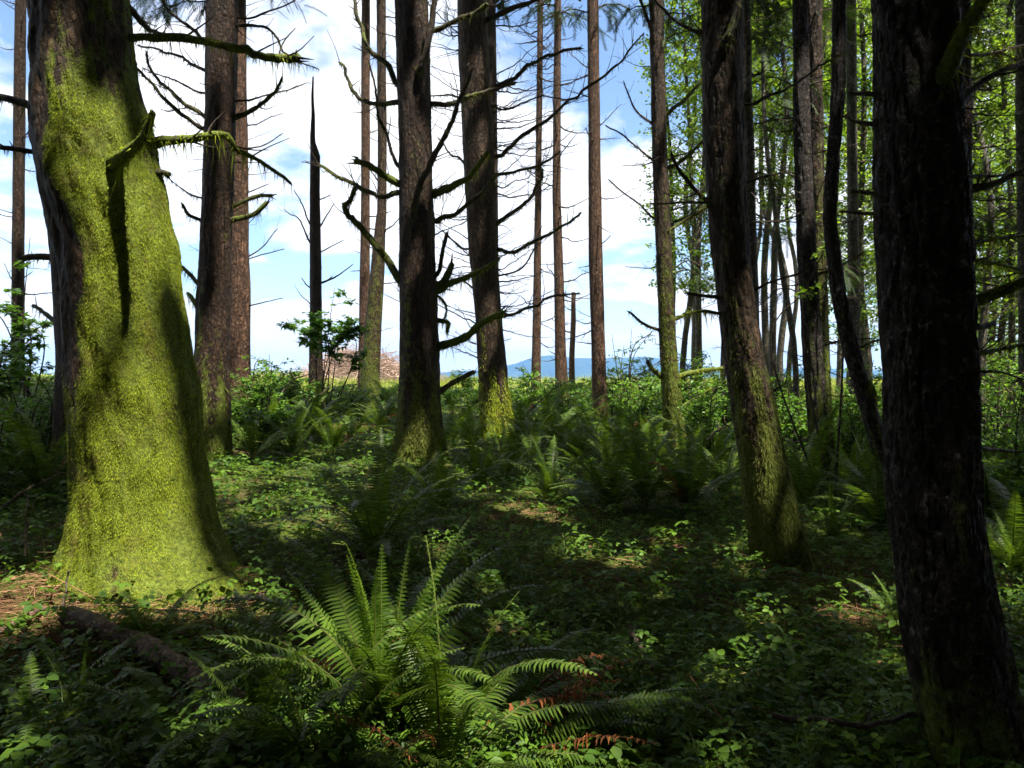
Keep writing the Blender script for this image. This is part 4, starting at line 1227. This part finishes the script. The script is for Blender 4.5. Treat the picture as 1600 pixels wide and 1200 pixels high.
for i, (x, yt, D) in enumerate([(655, 598, 26), (705, 594, 27), (745, 590, 24), (800, 582, 26), (818, 592, 23), (858, 584, 27), (905, 580, 26), (945, 586, 23), (600, 592, 27)]):
    addsh('leafy_shrub', 'low bush on the brow, ' + ['between the middle trunk and slash pile', 'seen between the two thick centre trunks', 'behind the left foot of the thick brown trunk', 'right beside the thick brown trunk', 'left of the leftmost slender trunk foot', 'between the two slimmest trunks', 'left behind the bare reddish trunk', 'right at the bare reddish trunk foot', 'at the foot of the kinked mossy trunk'][i], 'shrub', x, yt, D, 120, 14, 1150, .11, 'maple' if i % 2 else 'shrub', low=.08)
for i, (x, yt, D, w) in enumerate([(385, 552, 14.5, 120), (470, 575, 16.5, 120), (545, 590, 18.5, 110), (420, 610, 12.5, 90), (350, 590, 13, 90)]):
    addsh('leafy_shrub', 'lush shrub left of the middle trunk, ' + ['tallest one behind the dark branchy trunk', 'in front of the snag foot', 'below the slim trunk pair', 'lowest and nearest one', 'leftmost at the dark branchy trunk foot'][i], 'shrub', x, yt, D, w, 13, 1300, .08, 'maple' if i % 2 else 'shrub', low=.08)
row = [(880, 578, 21, 90), (910, 600, 24, 70), (965, 545, 20, 95), (1000, 556, 17, 100), (1040, 565, 18, 100), (1075, 560, 15, 100), (1105, 560, 13, 105), (1090, 520, 19, 110), (1010, 545, 24, 100), (1135, 540, 16, 110),
       (1210, 575, 13, 110), (1235, 600, 11.5, 100), (1225, 535, 19, 120), (1320, 560, 13, 110), (1340, 590, 11, 100), (1300, 610, 14, 100), (1365, 540, 16, 120)]
ordw = ['first', 'second', 'third', 'fourth', 'fifth', 'sixth', 'seventh', 'eighth', 'ninth', 'tenth', 'eleventh', 'twelfth', 'thirteenth', 'fourteenth', 'fifteenth', 'sixteenth', 'seventeenth', 'eighteenth', 'nineteenth', 'twentieth', 'twenty-first', 'twenty-second', 'twenty-third', 'twenty-fourth', 'twenty-fifth', 'twenty-sixth', 'twenty-seventh', 'twenty-eighth', 'twenty-ninth', 'thirtieth', 'thirty-first', 'thirty-second', 'thirty-third', 'thirty-fourth']
for i, (x, yt, D, w) in enumerate(sorted(row)):
    addsh('leafy_shrub', 'bright green understory shrub, %s from the left in the sunny thicket behind the trunks' % ordw[i], 'shrub', x, yt, D, w * 1.25, 14, 1500, .085 if D > 14 else .07, 'shrub', low=.08, group='shrubs of the sunny thicket')
for x, yt, D in ((-110, 520, 8.5), (-220, 500, 10.5), (-90, 470, 14), (-330, 520, 9.5), (-200, 480, 15)):
    addsh('leafy_shrub', 'leafy shrub of the dark bank beyond the left picture edge', 'shrub', x, yt, D, 190, 12, 1100, .075, 'maple', low=.1, group='shrubs beyond the left picture edge')
row = [(1540, 560, 9.5, 150), (1575, 520, 11, 160), (1600, 600, 8, 150), (1530, 620, 8.5, 120), (1560, 660, 7.4, 130), (1610, 480, 14, 170), (1545, 470, 15, 140)]
for i, (x, yt, D, w) in enumerate(sorted(row)):
    addsh('leafy_shrub', 'green shrub right of the big near trunk, %s from the left there' % ordw[i], 'shrub', x, yt, D, w * 1.2, 13, 1500, .065, 'shrub', low=.08, group='shrubs right of the big near trunk')
addsh('leafy_sapling', 'spindly sapling with one bright leaf bunch between the trunk pair and crooked trunk', 'sapling', 1298, 262, 9.0, 60, 3, 130, .075, 'alder', low=.86, flatn=.4, dep=.3)

# ------------------------------------------------------------------ broadleaf trees of the wood on the right
def alder(x, D, H, label, ybot, rad, ncl, wpx=None, lean=0.0, lsize=.10):
    X0 = (x - CX) / FPX * D
    gz = float(G(X0, D))
    r = thing('alder_tree', label, 'tree', (X0, D, gz), 'broadleaf trees of the wood on the right')
    tg = Geo()
    zz = np.linspace(gz - .3, gz + H, 22)
    h = zz - gz
    px = X0 + lean * h + .10 * vnoise(h * .25, x * .1, 0, 61) * np.minimum(h, 6)
    py = D + .12 * vnoise(h * .25, x * .1, 5, 62) * np.minimum(h, 6)
    P = np.stack([px, py, zz], 1)
    r0 = (wpx or 12) / 2 / FPX * D
    tube(tg, P, np.interp(h, [0, .5, H], [r0 * 1.35, r0, r0 * .2]), 9, jit=.03, moss=.25)
    tg.build('trunk', M['bark_alder'], r, smooth=True, moss=True)
    zlow = CAMZ + (CY - ybot) / FPX * D
    lg, bg = Geo(), Geo()
    ztop = min(gz + H, CAMZ + 640 / FPX * D + 1.5)
    O = []
    for c in range(ncl):
        z = rng.uniform(zlow, max(ztop, zlow + 1))
        i = np.interp(z, zz, np.arange(22)); i0 = min(int(i), 20)
        p0 = P[i0] * (1 - (i - i0)) + P[i0 + 1] * (i - i0)
        a = rng.uniform(0, 2 * np.pi); L = rad * rng.uniform(.3, 1.0)
        e = p0 + [L * math.cos(a), L * math.sin(a), L * rng.uniform(.05, .6)]
        tube(bg, catmull([p0 - [0, 0, .1 * L], (p0 + e) / 2, e], 5), np.linspace(.010, .003, 5) * max(1, D / 16), 3, cap=False)
        if in_gap(e[None], .3)[0] and D < 16:
            continue
        m_ = 44
        O.append(p0 + (e - p0) * (1 - .6 * rng.random((m_, 1)) ** 1.5) + rng.normal(0, .13, (m_, 3)) * [1.2, 1.2, .6])
    O = np.vstack(O)
    Xf, Yf, Zf = frames(len(O), .5)
    stamp(lg, DIAM[0], DIAM[1], O, Xf, Yf, Zf, lsize * rng.uniform(.6, 1.3, len(O)))
    tag(bg.build('limbs', M['twig'], r, moss=True), kind='stuff')
    tag(lg.build('crown', M['alder'], r), kind='stuff')
wood = [(1045, 27, 17, 380, 1.3, 60, 9), (1068, 24, 18, 500, 1.6, 90, 10), (1095, 22, 17, 470, 1.6, 100, 11), (1085, 31, 20, 300, 1.8, 90, 10), (1130, 26, 19, 200, 1.8, 110, 9), (1195, 24, 19, 240, 1.8, 120, 12),
        (1212, 20, 17, 330, 1.5, 60, 12), (1222, 29, 20, 380, 1.8, 50, 11), (1240, 17, 16, 60, 1.6, 110, 10), (1232, 34, 21, 330, 2., 60, 8), (1290, 21, 17, 300, 1.6, 100, 12), (1325, 25, 19, 480, 1.8, 130, 11), (1345, 18, 16, 560, 1.5, 130, 12),
        (1358, 23, 18, 480, 1.7, 130, 11), (1310, 32, 20, 540, 2., 120, 9), (1400, 28, 20, 560, 2., 120, 10), (1535, 14, 16, 600, 1.5, 150, 13), (1560, 19, 17, 600, 1.7, 160, 11), (1548, 26, 19, 600, 1.9, 140, 9), (1580, 16, 16, 620, 1.6, 160, 11),
        (1610, 21, 18, 620, 1.9, 170, 11), (1600, 30, 20, 620, 2., 140, 10), (1660, 15, 16, 620, 1.8, 150, 12), (1500, 24, 18, 560, 1.8, 110, 10), (1530, 33, 20, 620, 2., 120, 9), (1180, 33, 20, 230, 2., 80, 8), (1270, 27, 19, 150, 1.9, 100, 10), (1640, 26, 19, 620, 2., 140, 10)]
for i, (x, D, H, yb, rad, ncl, w) in enumerate(sorted(wood)):
    alder(x, D, H, 'slender leafy tree, %s from the left in the green wood on the right' % ordw[i], yb, rad, int(ncl * 1.15), w, lean=rng.normal(0, .012), lsize=.105 + .0022 * (D - 14))

# ------------------------------------------------------------------ slash pile in the clearing
gx0 = (565 - CX) / FPX * 43
sp = thing('slash_pile', 'heap of pale cut branches and logging slash in the sunny clearing', 'slash pile', (gx0, 43, float(G(gx0, 43))))
g = Geo()
for i in range(2600):
    u = rng.normal(0, 1.5); v = rng.normal(0, 1.3)
    hmax = 2.0 * (1 + .35 * vnoise(u * .9, v * .9, 0.2, 91)) * math.exp(-(u / 2.6) ** 2) * math.exp(-(v / 2.2) ** 2)
    z = rng.random() ** .6 * hmax
    c = np.array([gx0 + u * 1.15, 43 + v, sp['_o'][2] + z + .05])
    a = rng.uniform(0, np.pi); e = rng.normal(0, .32)
    d = np.array([math.cos(a) * math.cos(e), math.sin(a) * math.cos(e), math.sin(e)])
    L = rng.uniform(.4, 2.6); r0 = rng.choice([.008, .014, .03], p=[.55, .38, .07])
    P = np.array([c - d * L * .5, c + rng.normal(0, .06, 3), c + d * L * .5])
    P[:, 2] = np.maximum(P[:, 2], sp['_o'][2] - .1)
    tube(g, P, [r0, r0 * .9, r0 * .5], 4, rnd=rng.random(), cap=False)
tag(g.build('cut_branches', M['wood_grey'], sp), kind='stuff')

# ------------------------------------------------------------------ ferns
def frond_mesh(name, a0, a1, n=46, w=.105, curl=0.0, mat='fern', twist=0.0, ragged=0.0, droop=.25):
    """one sword-fern frond of length 1: arching stalk and paired leaflets"""
    gg = Geo()
    s = np.linspace(0, 1, 40)
    ang = np.radians(a0 + (a1 - a0) * s ** 1.4)
    if curl:
        ang = ang - np.radians(curl) * np.clip((s - .88) / .12, 0, 1) ** 1.5 * 3
    ds = 1 / 39
    if curl:
        pass
    P = np.zeros((40, 3))
    P[1:, 0] = np.cumsum(np.cos(ang[:-1]) * ds); P[1:, 2] = np.cumsum(np.sin(ang[:-1]) * ds)
    P[:, 1] = twist * s ** 2
    tube(gg, P[::3], np.linspace(.006, .0018, len(P[::3])), 4, rnd=2.0, cap=False)
    for i in range(n):
        q = .10 + .90 * (i + .5) / n
        f = q * 39; i0 = min(int(f), 38); b = P[i0] * (1 - f + i0) + P[i0 + 1] * (f - i0)
        t = nrm(P[i0 + 1] - P[i0])
        up = np.array([-t[2], 0, t[0]])
        ln = w * min(1, .35 + (q - .1) / .22) * (1 - max(0, (q - .45) / .55)) ** .75 + .006
        if curl:
            ln *= 1 - .75 * max(0, (q - .75) / .25)
        for sd in (-1, 1):
            l_ = ln * rng.uniform(.85, 1.1)
            if ragged and rng.random() < ragged * .35:
                continue
            d = nrm(np.array([0, sd, 0]) + t * .28 + up * (rng.normal(-.05, .10) + ragged * rng.normal(0, .6)) + t * ragged * rng.normal(0, .4))
            hw = .9 / n * .36
            mid = b + d * l_ * .55 - np.array([0, 0, droop * .06 * l_])
            tip = b + d * l_ - np.array([0, 0, droop * l_]) + t * l_ * .10
            gg.add([b - t * hw, b + t * hw * 1.3, mid + t * hw * .8, mid - t * hw * .8, tip], T=[(3, 2, 4)], Q=[(0, 1, 2, 3)], rnd=rng.random())
    return gg.build(name, M[mat], None)

FR = {}
def variants(key, specs, mat):
    L = []
    for s in specs:
        o = frond_mesh('frond', mat=mat, **s)
        L.append(o.data)
        bpy.data.objects.remove(o, do_unlink=True)
    FR[key] = L
variants('green', [dict(a0=82, a1=20), dict(a0=75, a1=-5), dict(a0=66, a1=-25, twist=.06), dict(a0=58, a1=-20, twist=-.05), dict(a0=84, a1=45), dict(a0=70, a1=5, twist=.08), dict(a0=76, a1=-30, ragged=.10, twist=.14), dict(a0=62, a1=10, ragged=.12, twist=-.12), dict(a0=80, a1=0, ragged=.10, w=.10)], 'fern')
variants('low', [dict(a0=45, a1=-25), dict(a0=35, a1=-12, twist=.05), dict(a0=52, a1=-35), dict(a0=30, a1=-20, twist=-.06)], 'fern')
variants('fresh', [dict(a0=90, a1=78, w=.075), dict(a0=84, a1=60, curl=40, w=.065), dict(a0=88, a1=80, curl=60, w=.055), dict(a0=80, a1=48, w=.085), dict(a0=86, a1=66, w=.08, twist=.06)], 'fern_fresh')
variants('dead', [dict(a0=50, a1=5, ragged=.7, w=.085, droop=.4), dict(a0=38, a1=0, ragged=.8, w=.08, droop=.4), dict(a0=52, a1=-30, ragged=.9, w=.065, droop=.5)], 'fern_dead')

def fern(label, x, y, Ln, n, D=None, fresh=0, dead=0, low=.3, group=None, up=1.0, az0=None, fan=6.3):
    D = D or ground_depth(x, y)
    X0 = (x - CX) / FPX * D
    gz = float(G(X0, D))
    r = thing('sword_fern', label, 'fern', (X0, D, gz), group)
    a0 = rng.random() * 6.3
    for i in range(n + fresh + dead):
        kind = 'fresh' if i >= n and i < n + fresh else 'dead' if i >= n + fresh else ('low' if rng.random() < low else 'green')
        me = FR[kind][rng.integers(len(FR[kind]))]
        o = bpy.data.objects.new('frond', me)
        COL.objects.link(o)
        o.parent = r
        a = a0 + i * 2.4 + rng.normal(0, .25)
        if az0 is not None:
            a = az0 + rng.uniform(-fan, fan)
        s = Ln * rng.uniform(.72, 1.12) * (.9 if kind == 'fresh' else 1)
        o.location = (0.03 * math.cos(a), .03 * math.sin(a), -.01)
        o.rotation_euler = (rng.normal(0, .1), rng.normal(0, .08), a)
        o.scale = (s, s * rng.uniform(.85, 1.1), s * up)
    return r

# foreground
fern('large sunlit sword fern with upright fresh fronds in the foreground', 595, 1140, 1.1, 22, fresh=10, dead=0, low=.25)
fern('sword fern with flat spreading fronds at the bottom right of the sunlit fern', 700, 1175, .95, 11, fresh=2, dead=4, low=.5)
fern('withered orange brown fern with ragged dead fronds in the foreground', 775, 1155, .75, 3, dead=6, low=1.0, az0=.15, fan=.8)
fern('shaded sword fern left of the sunlit foreground fern', 400, 1150, .8, 12, fresh=1, low=.6)
fern('dark sword fern with a pale curled fiddlehead near the lower left corner', 120, 1120, .52, 8, fresh=2, low=.7)
fern('dark sword fern crossing the fallen log at lower left', 285, 1165, .62, 11, low=.75)
fern('fern with green fronds lying over the orange dead fern', 800, 1185, .9, 5, dead=2, low=1.0, az0=.0, fan=.6)
fern('dark fern rising from the bottom edge below the sunlit fern', 500, 1215, .85, 13, low=.3)
fern('shaded fern rising from the bottom edge between sunlit and withered ferns', 690, 1220, .8, 11, low=.5, dead=1)
fern('small dark fern between the slanting log and the left corner', 60, 1190, .6, 10, low=.4)
fern('dark low fern behind the slanting log', 235, 1010, .55, 10, low=.5)
fern('dark fern at the bottom edge left of the foreground ferns', 230, 1225, .6, 10, low=.6)
# middle ground
fern('big dark fern spreading radially in the shade before the middle trunk', 588, 872, 1.15, 18, fresh=0, low=.25)
fern('dark fern at the right foot of the middle trunk', 690, 800, .95, 15, fresh=1)
fern('fern with one sunlit pale frond right of the middle trunk', 862, 786, .9, 13, fresh=2)
fern('fern with lit fronds between the two thick centre trunks', 748, 762, .95, 13, fresh=2)
fern('tall dark fern in the fern bank below the bare reddish trunk', 955, 800, 1.0, 15)
fern('tall dark fern right of the fern bank centre with a pale bare stalk', 1005, 792, 1.1, 16, fresh=1)
fern('fern with golden fronds at the right end of the fern bank', 1075, 795, 1.1, 15, fresh=2, dead=1)
fern('shaded fern against the left side of the leaning trunk', 1130, 770, .95, 14)
fern('bright little fern lit up right of the leaning trunk', 1303, 850, .62, 7, fresh=5)
fern('fern peeking out left of the big near trunk base', 1415, 985, .55, 8, fresh=3)
fern('bright fern at the right picture edge behind the big near trunk', 1592, 905, .8, 9, fresh=4)
fern('dark fern right of the bright little fern', 1375, 830, .85, 12)
fern('dark fern behind the bright little fern', 1335, 770, .9, 13)
fern('dark fern at the right foot of the leaning trunk', 1262, 790, .85, 12)
fern('shaded fern left of the huge mossy trunk, nearest its base', 70, 770, .85, 11, dead=1)
fern('tall dark fern at the left picture edge', 12, 720, .95, 13, fresh=1)
fern('dark fern behind the huge mossy trunk on its left', 95, 690, .9, 12)
fern('fern at the foot of the dark branchy trunk', 338, 690, .9, 13)
fern('fern between the dark branchy trunk and the lit litter patch', 440, 655, .9, 13)
fern('golden edged fern left behind the middle trunk', 592, 668, .95, 12, fresh=3, dead=1)
fern('fern in the shade close behind the middle trunk', 545, 645, .9, 12)
def fernrow(pts, text, group, Ln=1.1):
    for i, (x, D) in enumerate(sorted(pts)):
        fern(text % ordw[i], x, 0, Ln * rng.uniform(.85, 1.15), int(rng.integers(10, 14)), D=D, dead=int(rng.random() < .3), fresh=int(rng.random() < .4), group=group)
fernrow([(395, 11.5), (420, 13.5), (455, 12.2), (490, 13.6), (520, 12.6), (550, 14.5), (380, 14)], 'sword fern on the green slope left of the middle trunk, %s from the left there', 'ferns of the green slope', 1.0)
fernrow([(485, 15.5), (510, 18), (535, 17), (560, 19), (605, 17.5), (465, 18.5), (625, 19)], 'sword fern before the slash pile, %s from the left there', 'ferns before the slash pile')
fernrow([(705, 14), (722, 16.5), (735, 13), (815, 14.5), (830, 12.2), (848, 16), (870, 13.5), (890, 15.5), (905, 12.5), (925, 14.2), (950, 12), (965, 15.5), (985, 13.2), (1010, 14.6), (1030, 12.4), (1080, 12.8), (1100, 14.2), (820, 18), (860, 19), (905, 18), (1000, 17.5), (790, 11), (1120, 11.5)],
        'shaded sword fern, %s from the left in the dark fern bank behind', 'ferns of the dark fern bank')
fernrow([(1240, 11), (1258, 9.2), (1320, 10), (1345, 11.6), (1365, 9.4), (1380, 7.8), (1225, 12.5)], 'dim sword fern right of the leaning trunk, %s from the left there', 'ferns behind the leaning trunk')
fernrow([(1545, 7.2), (1580, 6.2), (1560, 9), (1600, 8)], 'sword fern right of the big near trunk, %s from the left there', 'ferns right of the big near trunk')
fernrow([(5, 8.2), (40, 9.6), (140, 10.5), (70, 7.6)], 'sword fern on the dark left bank, %s from the left there', 'ferns of the left bank')

# ------------------------------------------------------------------ ground cover, grass, litter
def scatter(n, d0, d1, side=0.92, pw=1.0):
    """points on the ground in the wedge the picture sees, thinning with distance"""
    d = d0 * (d1 / d0) ** (rng.random(n) ** pw)
    u = rng.uniform(-side, side, n)
    return u * d, d
BARE = [(ground_depth(x, y), x, y, r) for x, y, r in [(200, 1050, .28), (300, 1100, .26), (90, 1000, .25), (430, 1000, .3), (150, 930, .75), (40, 950, .5), (300, 945, .5), (810, 805, .5), (525, 668, .7), (960, 905, .35), (1290, 900, .5), (1330, 970, .35)]]
def bare_mask(x, y):
    m = np.zeros(len(x))
    for D, px_, py_, r in BARE:
        cx = (px_ - CX) / FPX * D
        m = np.maximum(m, np.exp(-(((x - cx) ** 2 + ((y - D) * .8) ** 2) / r ** 2)))
    return m
def clear_of_trunks(x, y):
    ok = np.ones(len(x), bool)
    for t in TREES.values():
        ok &= (x - t['bx']) ** 2 + (y - t['D']) ** 2 > (t['r'][0] * .82) ** 2
    return ok

g = Geo()
x, y = scatter(36000, 1.9, 27, pw=.95)
patch = fbm(x * .8, y * .8, .3, 3, 71)
keep = clear_of_trunks(x, y) & (rng.random(len(x)) > bare_mask(x, y) * .8) & (patch + rng.normal(0, .16, len(x)) > -.5)
x, y = x[keep], y[keep]
z = G(x, y)
n = len(x)
hh = rng.uniform(.05, .20, n) * (1 + .5 * fbm(x, y, 2, 2, 72))
tops = np.stack([x + rng.normal(0, .03, n), y + rng.normal(0, .03, n), z + hh], 1)
X, Y, Z = frames(n, .28)
stamp(g, TRIF[0], TRIF[1], tops, X, Y, Z, rng.choice([.022, .034, .055], n, p=[.45, .4, .15]) * rng.uniform(.8, 1.3, n) * (1 + .06 * y))
for sgn in (0, 1):   # second and third leaf lower on each plant
    m_ = rng.random(n) < .75
    X, Y, Z = frames(m_.sum(), .35)
    O = tops[m_] + rng.normal(0, .05, (m_.sum(), 3)) * [1, 1, .3] - np.array([0, 0, 1]) * (hh[m_] * rng.uniform(.15, .6, m_.sum()))[:, None]
    stamp(g, LEAF[0], LEAF[1], O, X, Y, Z, rng.uniform(.018, .045, m_.sum()) * (1 + .06 * y[m_]))
# stems
b = np.stack([x, y, z - .02], 1)
d = nrm(tops - b); s_ = nrm(np.cross(d, [0, 1.0, 0])) * .0016
V = np.stack([b - s_, b + s_, tops], 1).reshape(-1, 3)
g.add(V, T=np.arange(3 * n).reshape(-1, 3), rnd=2.0)
tag(g.build('ground_cover', M['cover']), 'low leafy plants carpeting the forest floor', 'ground cover', kind='stuff')

# feathery moss and seedling sprigs between the leaves
g = Geo()
x, y = scatter(12000, 1.9, 20)
k_ = clear_of_trunks(x, y) & (rng.random(len(x)) > bare_mask(x, y) * .7)
x, y = x[k_], y[k_]
X, Y, Z = frames(len(x), .45)
X = nrm(X + [0, 0, .35]); Y = nrm(np.cross([0, 0, 1.0], X)); Z = np.cross(X, Y)
FEATH = (SPRIG[0] * [1, 1, 1], SPRIG[1])
stamp(g, FEATH[0], FEATH[1], np.stack([x, y, G(x, y) + rng.uniform(0, .05, len(x))], 1), X, Y, Z, rng.uniform(.06, .17, len(x)))
tag(g.build('feather_moss', M['feather']), 'fine feathery moss and sprigs between the ground plants', 'moss', kind='stuff')
g = Geo()
def blades(n, x, y, L, W, rise=1.0):
    z = G(x, y)
    a = rng.random(n) * 6.3
    lean = rng.uniform(.1, .8, n)
    L = L * rng.uniform(.5, 1.3, n)
    d1 = np.stack([np.cos(a) * lean * .5, np.sin(a) * lean * .5, np.ones(n)], 1); d2 = np.stack([np.cos(a) * lean * 1.6, np.sin(a) * lean * 1.6, np.ones(n) * .7], 1)
    p0 = np.stack([x, y, z - .01], 1)
    p1 = p0 + nrm(d1) * L[:, None] * .55; p2 = p1 + nrm(d2) * L[:, None] * .45
    s = np.stack([-np.sin(a), np.cos(a), 0 * a], 1) * W
    V = np.stack([p0 - s, p0 + s, p1 + s * .8, p1 - s * .8, p2], 1).reshape(-1, 3)
    k = np.arange(n)[:, None] * 5
    return V, np.concatenate([k + 3, k + 2, k + 4], 1), np.concatenate([k, k + 1, k + 2, k + 3], 1), np.repeat(rng.random(n), 5)
x, y = scatter(420, 1.9, 22)
x = np.repeat(x, 7) + rng.normal(0, .05, 420 * 7); y = np.repeat(y, 7) + rng.normal(0, .05, 420 * 7)
V, T, Q, R_ = blades(len(x), x, y, .24, .0024)
g.add(V, T=T, Q=Q, rnd=R_)
tag(g.build('forest_grass', M['grass_dim']), 'thin grass blades among the ground plants', 'grass', kind='stuff')
g = Geo()
n = 26000
y = rng.uniform(28, 52, n); x = rng.uniform(-.42, .75, n) * y
V, T, Q, R_ = blades(n, x, y, .42, .012)
g.add(V, T=T, Q=Q, rnd=R_)
tag(g.build('meadow_grass', M['grass']), 'sunlit yellow green grass of the clearing beyond the trees', 'grass', kind='stuff')

# twigs, needles and leaf litter
g = Geo()
x, y = scatter(16000, 1.9, 22)
bm = bare_mask(x, y)
k = (rng.random(len(x)) < .25 + .75 * bm) & clear_of_trunks(x, y)
x, y = x[k], y[k]
# extra on the bare patches
for D, px_, py_, r in BARE:
    m_ = int(2600 * r)
    x = np.append(x, (px_ - CX) / FPX * D + rng.normal(0, r * .75, m_)); y = np.append(y, D + rng.normal(0, r * .75, m_))
n = len(x)
z = G(x, y)
a = rng.random(n) * np.pi; e = rng.normal(0, .16, n)
L = rng.choice([.03, .07, .16, .40], n, p=[.46, .34, .16, .04]) * rng.uniform(.6, 1.4, n)
d = np.stack([np.cos(a) * np.cos(e), np.sin(a) * np.cos(e), np.sin(e)], 1)
c = np.stack([x, y, z + .012 + np.abs(np.sin(e)) * L * .5], 1)
s = np.stack([-np.sin(a), np.cos(a), 0 * a], 1)
w = (.0016 + .008 * L)[:, None] * rng.uniform(.5, 1.0, (n, 1))
up = np.array([0, 0, 1.0])
bend = rng.normal(0, .12, (n, 1)) * L[:, None] * s
V = np.stack([c - d * L[:, None] / 2 - s * w, c - d * L[:, None] / 2 + s * w, c - d * L[:, None] / 2 + up * w, c + d * L[:, None] / 2 - s * w * .5 + bend, c + d * L[:, None] / 2 + s * w * .5 + bend, c + d * L[:, None] / 2 + up * w + bend], 1).reshape(-1, 3)
k6 = np.arange(n)[:, None] * 6
Q = np.concatenate([k6 + np.array([[0, 3, 5, 2]]), k6 + np.array([[2, 5, 4, 1]]), k6 + np.array([[1, 4, 3, 0]])], 0)
g.add(V, Q=Q, rnd=np.repeat(rng.random(n), 6))
# fallen leaves
x2, y2 = scatter(5000, 1.9, 18)
k = rng.random(len(x2)) < .2 + .8 * bare_mask(x2, y2)
x2, y2 = x2[k], y2[k]
X, Y, Z = frames(len(x2), .35)
stamp(g, LEAF[0], LEAF[1], np.stack([x2, y2, G(x2, y2) + .02], 1), X, Y, Z, rng.uniform(.03, .07, len(x2)))
tag(g.build('forest_litter', M['wood_litter']), 'brown twigs, needles and dead leaves strewn on the floor', 'litter', kind='stuff')

# ------------------------------------------------------------------ fallen wood, each piece a thing
def fallen(label, pix, r0, r1, name='fallen_branch', cat='branch', lift=0.02, mat='twig', tw=2, moss=0.0, depth=None):
    pts = []
    for (x, y, *h) in pix:
        D = (depth or ground_depth(x, y))
        hgt = h[0] if h else 0
        if depth:
            pts.append(PX(x, y, D))
        else:
            X0 = (x - CX) / FPX * D
            pts.append(np.array([X0, D, float(G(X0, D)) + lift + hgt]))
    pts = np.array(pts)
    D = pts[:, 1].mean()
    n = max(8, len(pts) * 5)
    P = catmull(pts, n); P = P + rng.normal(0, .006, P.shape)
    g = Geo()
    org = P[0]
    g.add(np.zeros((0, 3)))
    tube(g, P, np.linspace(r0, r1, n), 10 if r0 > .03 else 6, jit=.08, moss=moss)
    for _ in range(tw):
        i = rng.integers(2, n - 1)
        d = nrm(nrm(P[i] - P[i - 1]) * .8 + rng.normal(0, .6, 3) + [0, 0, .35])
        L = rng.uniform(.12, .4)
        tube(g, catmull([P[i], P[i] + d * L * .5 + rng.normal(0, .02, 3), P[i] + d * L], 5), np.linspace(r1 * .5, r1 * .15, 5), 4, cap=False)
    o = g.build(name, M[mat], None, origin=org, smooth=True, moss=True)
    tag(o, label, cat)
    return o
M['dead_wood'] = barkmat('dead_wood', (0.09, 0.055, 0.035), (0.30, 0.20, 0.13), vs=(14, 14, 14), bump=.4)
M['pale_wood'] = barkmat('pale_wood', (0.20, 0.15, 0.11), (0.42, 0.33, 0.26), vs=(14, 14, 14), bump=.3)
fallen('broken log slanting through the plants left of the foreground fern', [(110, 990), (230, 1045), (320, 1100), (380, 1140)], .07, .055, 'fallen_log', 'log', .10, 'dead_wood', 1, .25)
fallen('reddish chunk of branch lying before the middle ferns', [(665, 848), (700, 838), (728, 826)], .05, .035, 'fallen_log', 'log', .05, 'dead_wood', 0)
fallen('brown branch lying right of the huge mossy trunk base', [(345, 947), (400, 942), (440, 930)], .03, .02, lift=.03, mat='dead_wood', tw=3)
fallen('long thin branch on the floor left of the mossy trunk, by the edge', [(-20, 1010), (30, 985), (70, 962)], .022, .012, lift=.05, mat='dead_wood', tw=2)
fallen('dark curved branch along the lower right below the big trunk', [(1210, 1180), (1290, 1192), (1380, 1196), (1460, 1170)], .014, .009, lift=.16, mat='twig', tw=3)
fallen('pale broken branch lying left of the dark fern before the ferns', [(415, 708), (440, 712), (462, 716)], .03, .015, lift=.04, mat='pale_wood', tw=0)
fallen('dark broken stick standing askew in the shaded plants at lower right', [(985, 1015), (1000, 1045), (1018, 1080)], .016, .010, lift=.12, mat='dead_wood', tw=3)
fallen('pale stick pointing up through litter left of the big near trunk', [(1262, 975), (1285, 985)], .010, .006, lift=.08, mat='pale_wood', tw=0)
fallen('arched pale dead branch left of the leaning trunk', [(1104, 688), (1125, 672), (1142, 664)], .022, .010, mat='pale_wood', tw=4, depth=10.5)
fallen('tangle of arched pale branches right of the leaning trunk', [(1222, 700), (1245, 690), (1275, 684), (1300, 686)], .020, .010, mat='pale_wood', tw=9, depth=11)
fallen('thin pale branch arching out of the ferns before the slash pile', [(452, 655), (470, 632), (498, 618), (520, 598)], .018, .008, mat='pale_wood', tw=2, depth=15)
fallen('pale leaning dead branch beside the maple sapling', [(432, 632), (450, 600), (478, 586), (503, 585)], .018, .008, mat='pale_wood', tw=3, depth=14.5)
fallen('long dead limb leaning right of the thick brown trunk', [(806, 668), (830, 640), (868, 606), (900, 592)], .02, .008, mat='twig', tw=4, depth=17)
fallen('thin upright dead stalk left of the huge mossy trunk', [(40, 868), (41, 810), (42, 770)], .010, .006, mat='pale_wood', tw=1, depth=5.6)
fallen('dead branch with red needles at the left of the mossy trunk', [(5, 790), (50, 762), (100, 738)], .012, .005, mat='dead_wood', tw=5, depth=6.0)
fallen('crooked twig lying over litter in front of the mossy base', [(88, 905), (130, 900), (170, 912), (215, 935)], .011, .006, lift=.10, mat='dead_wood', tw=3)
fallen('straight pale stick stuck in litter in front of the mossy base', [(95, 968), (108, 890)], .008, .006, mat='pale_wood', tw=0, depth=5.05)
fallen('short cut stick leaning on the mossy base', [(160, 935), (205, 915), (250, 900)], .012, .010, lift=.06, mat='pale_wood', tw=1)
# strip the helper property
for o in bpy.data.objects:
    if '_o' in o:
        del o['_o']
print('objects', len(bpy.data.objects), 'tris', sum(sum(len(p.vertices) - 2 for p in me.polygons) if len(me.polygons) < 1 else len(me.loops) - 2 * len(me.polygons) for me in bpy.data.meshes))
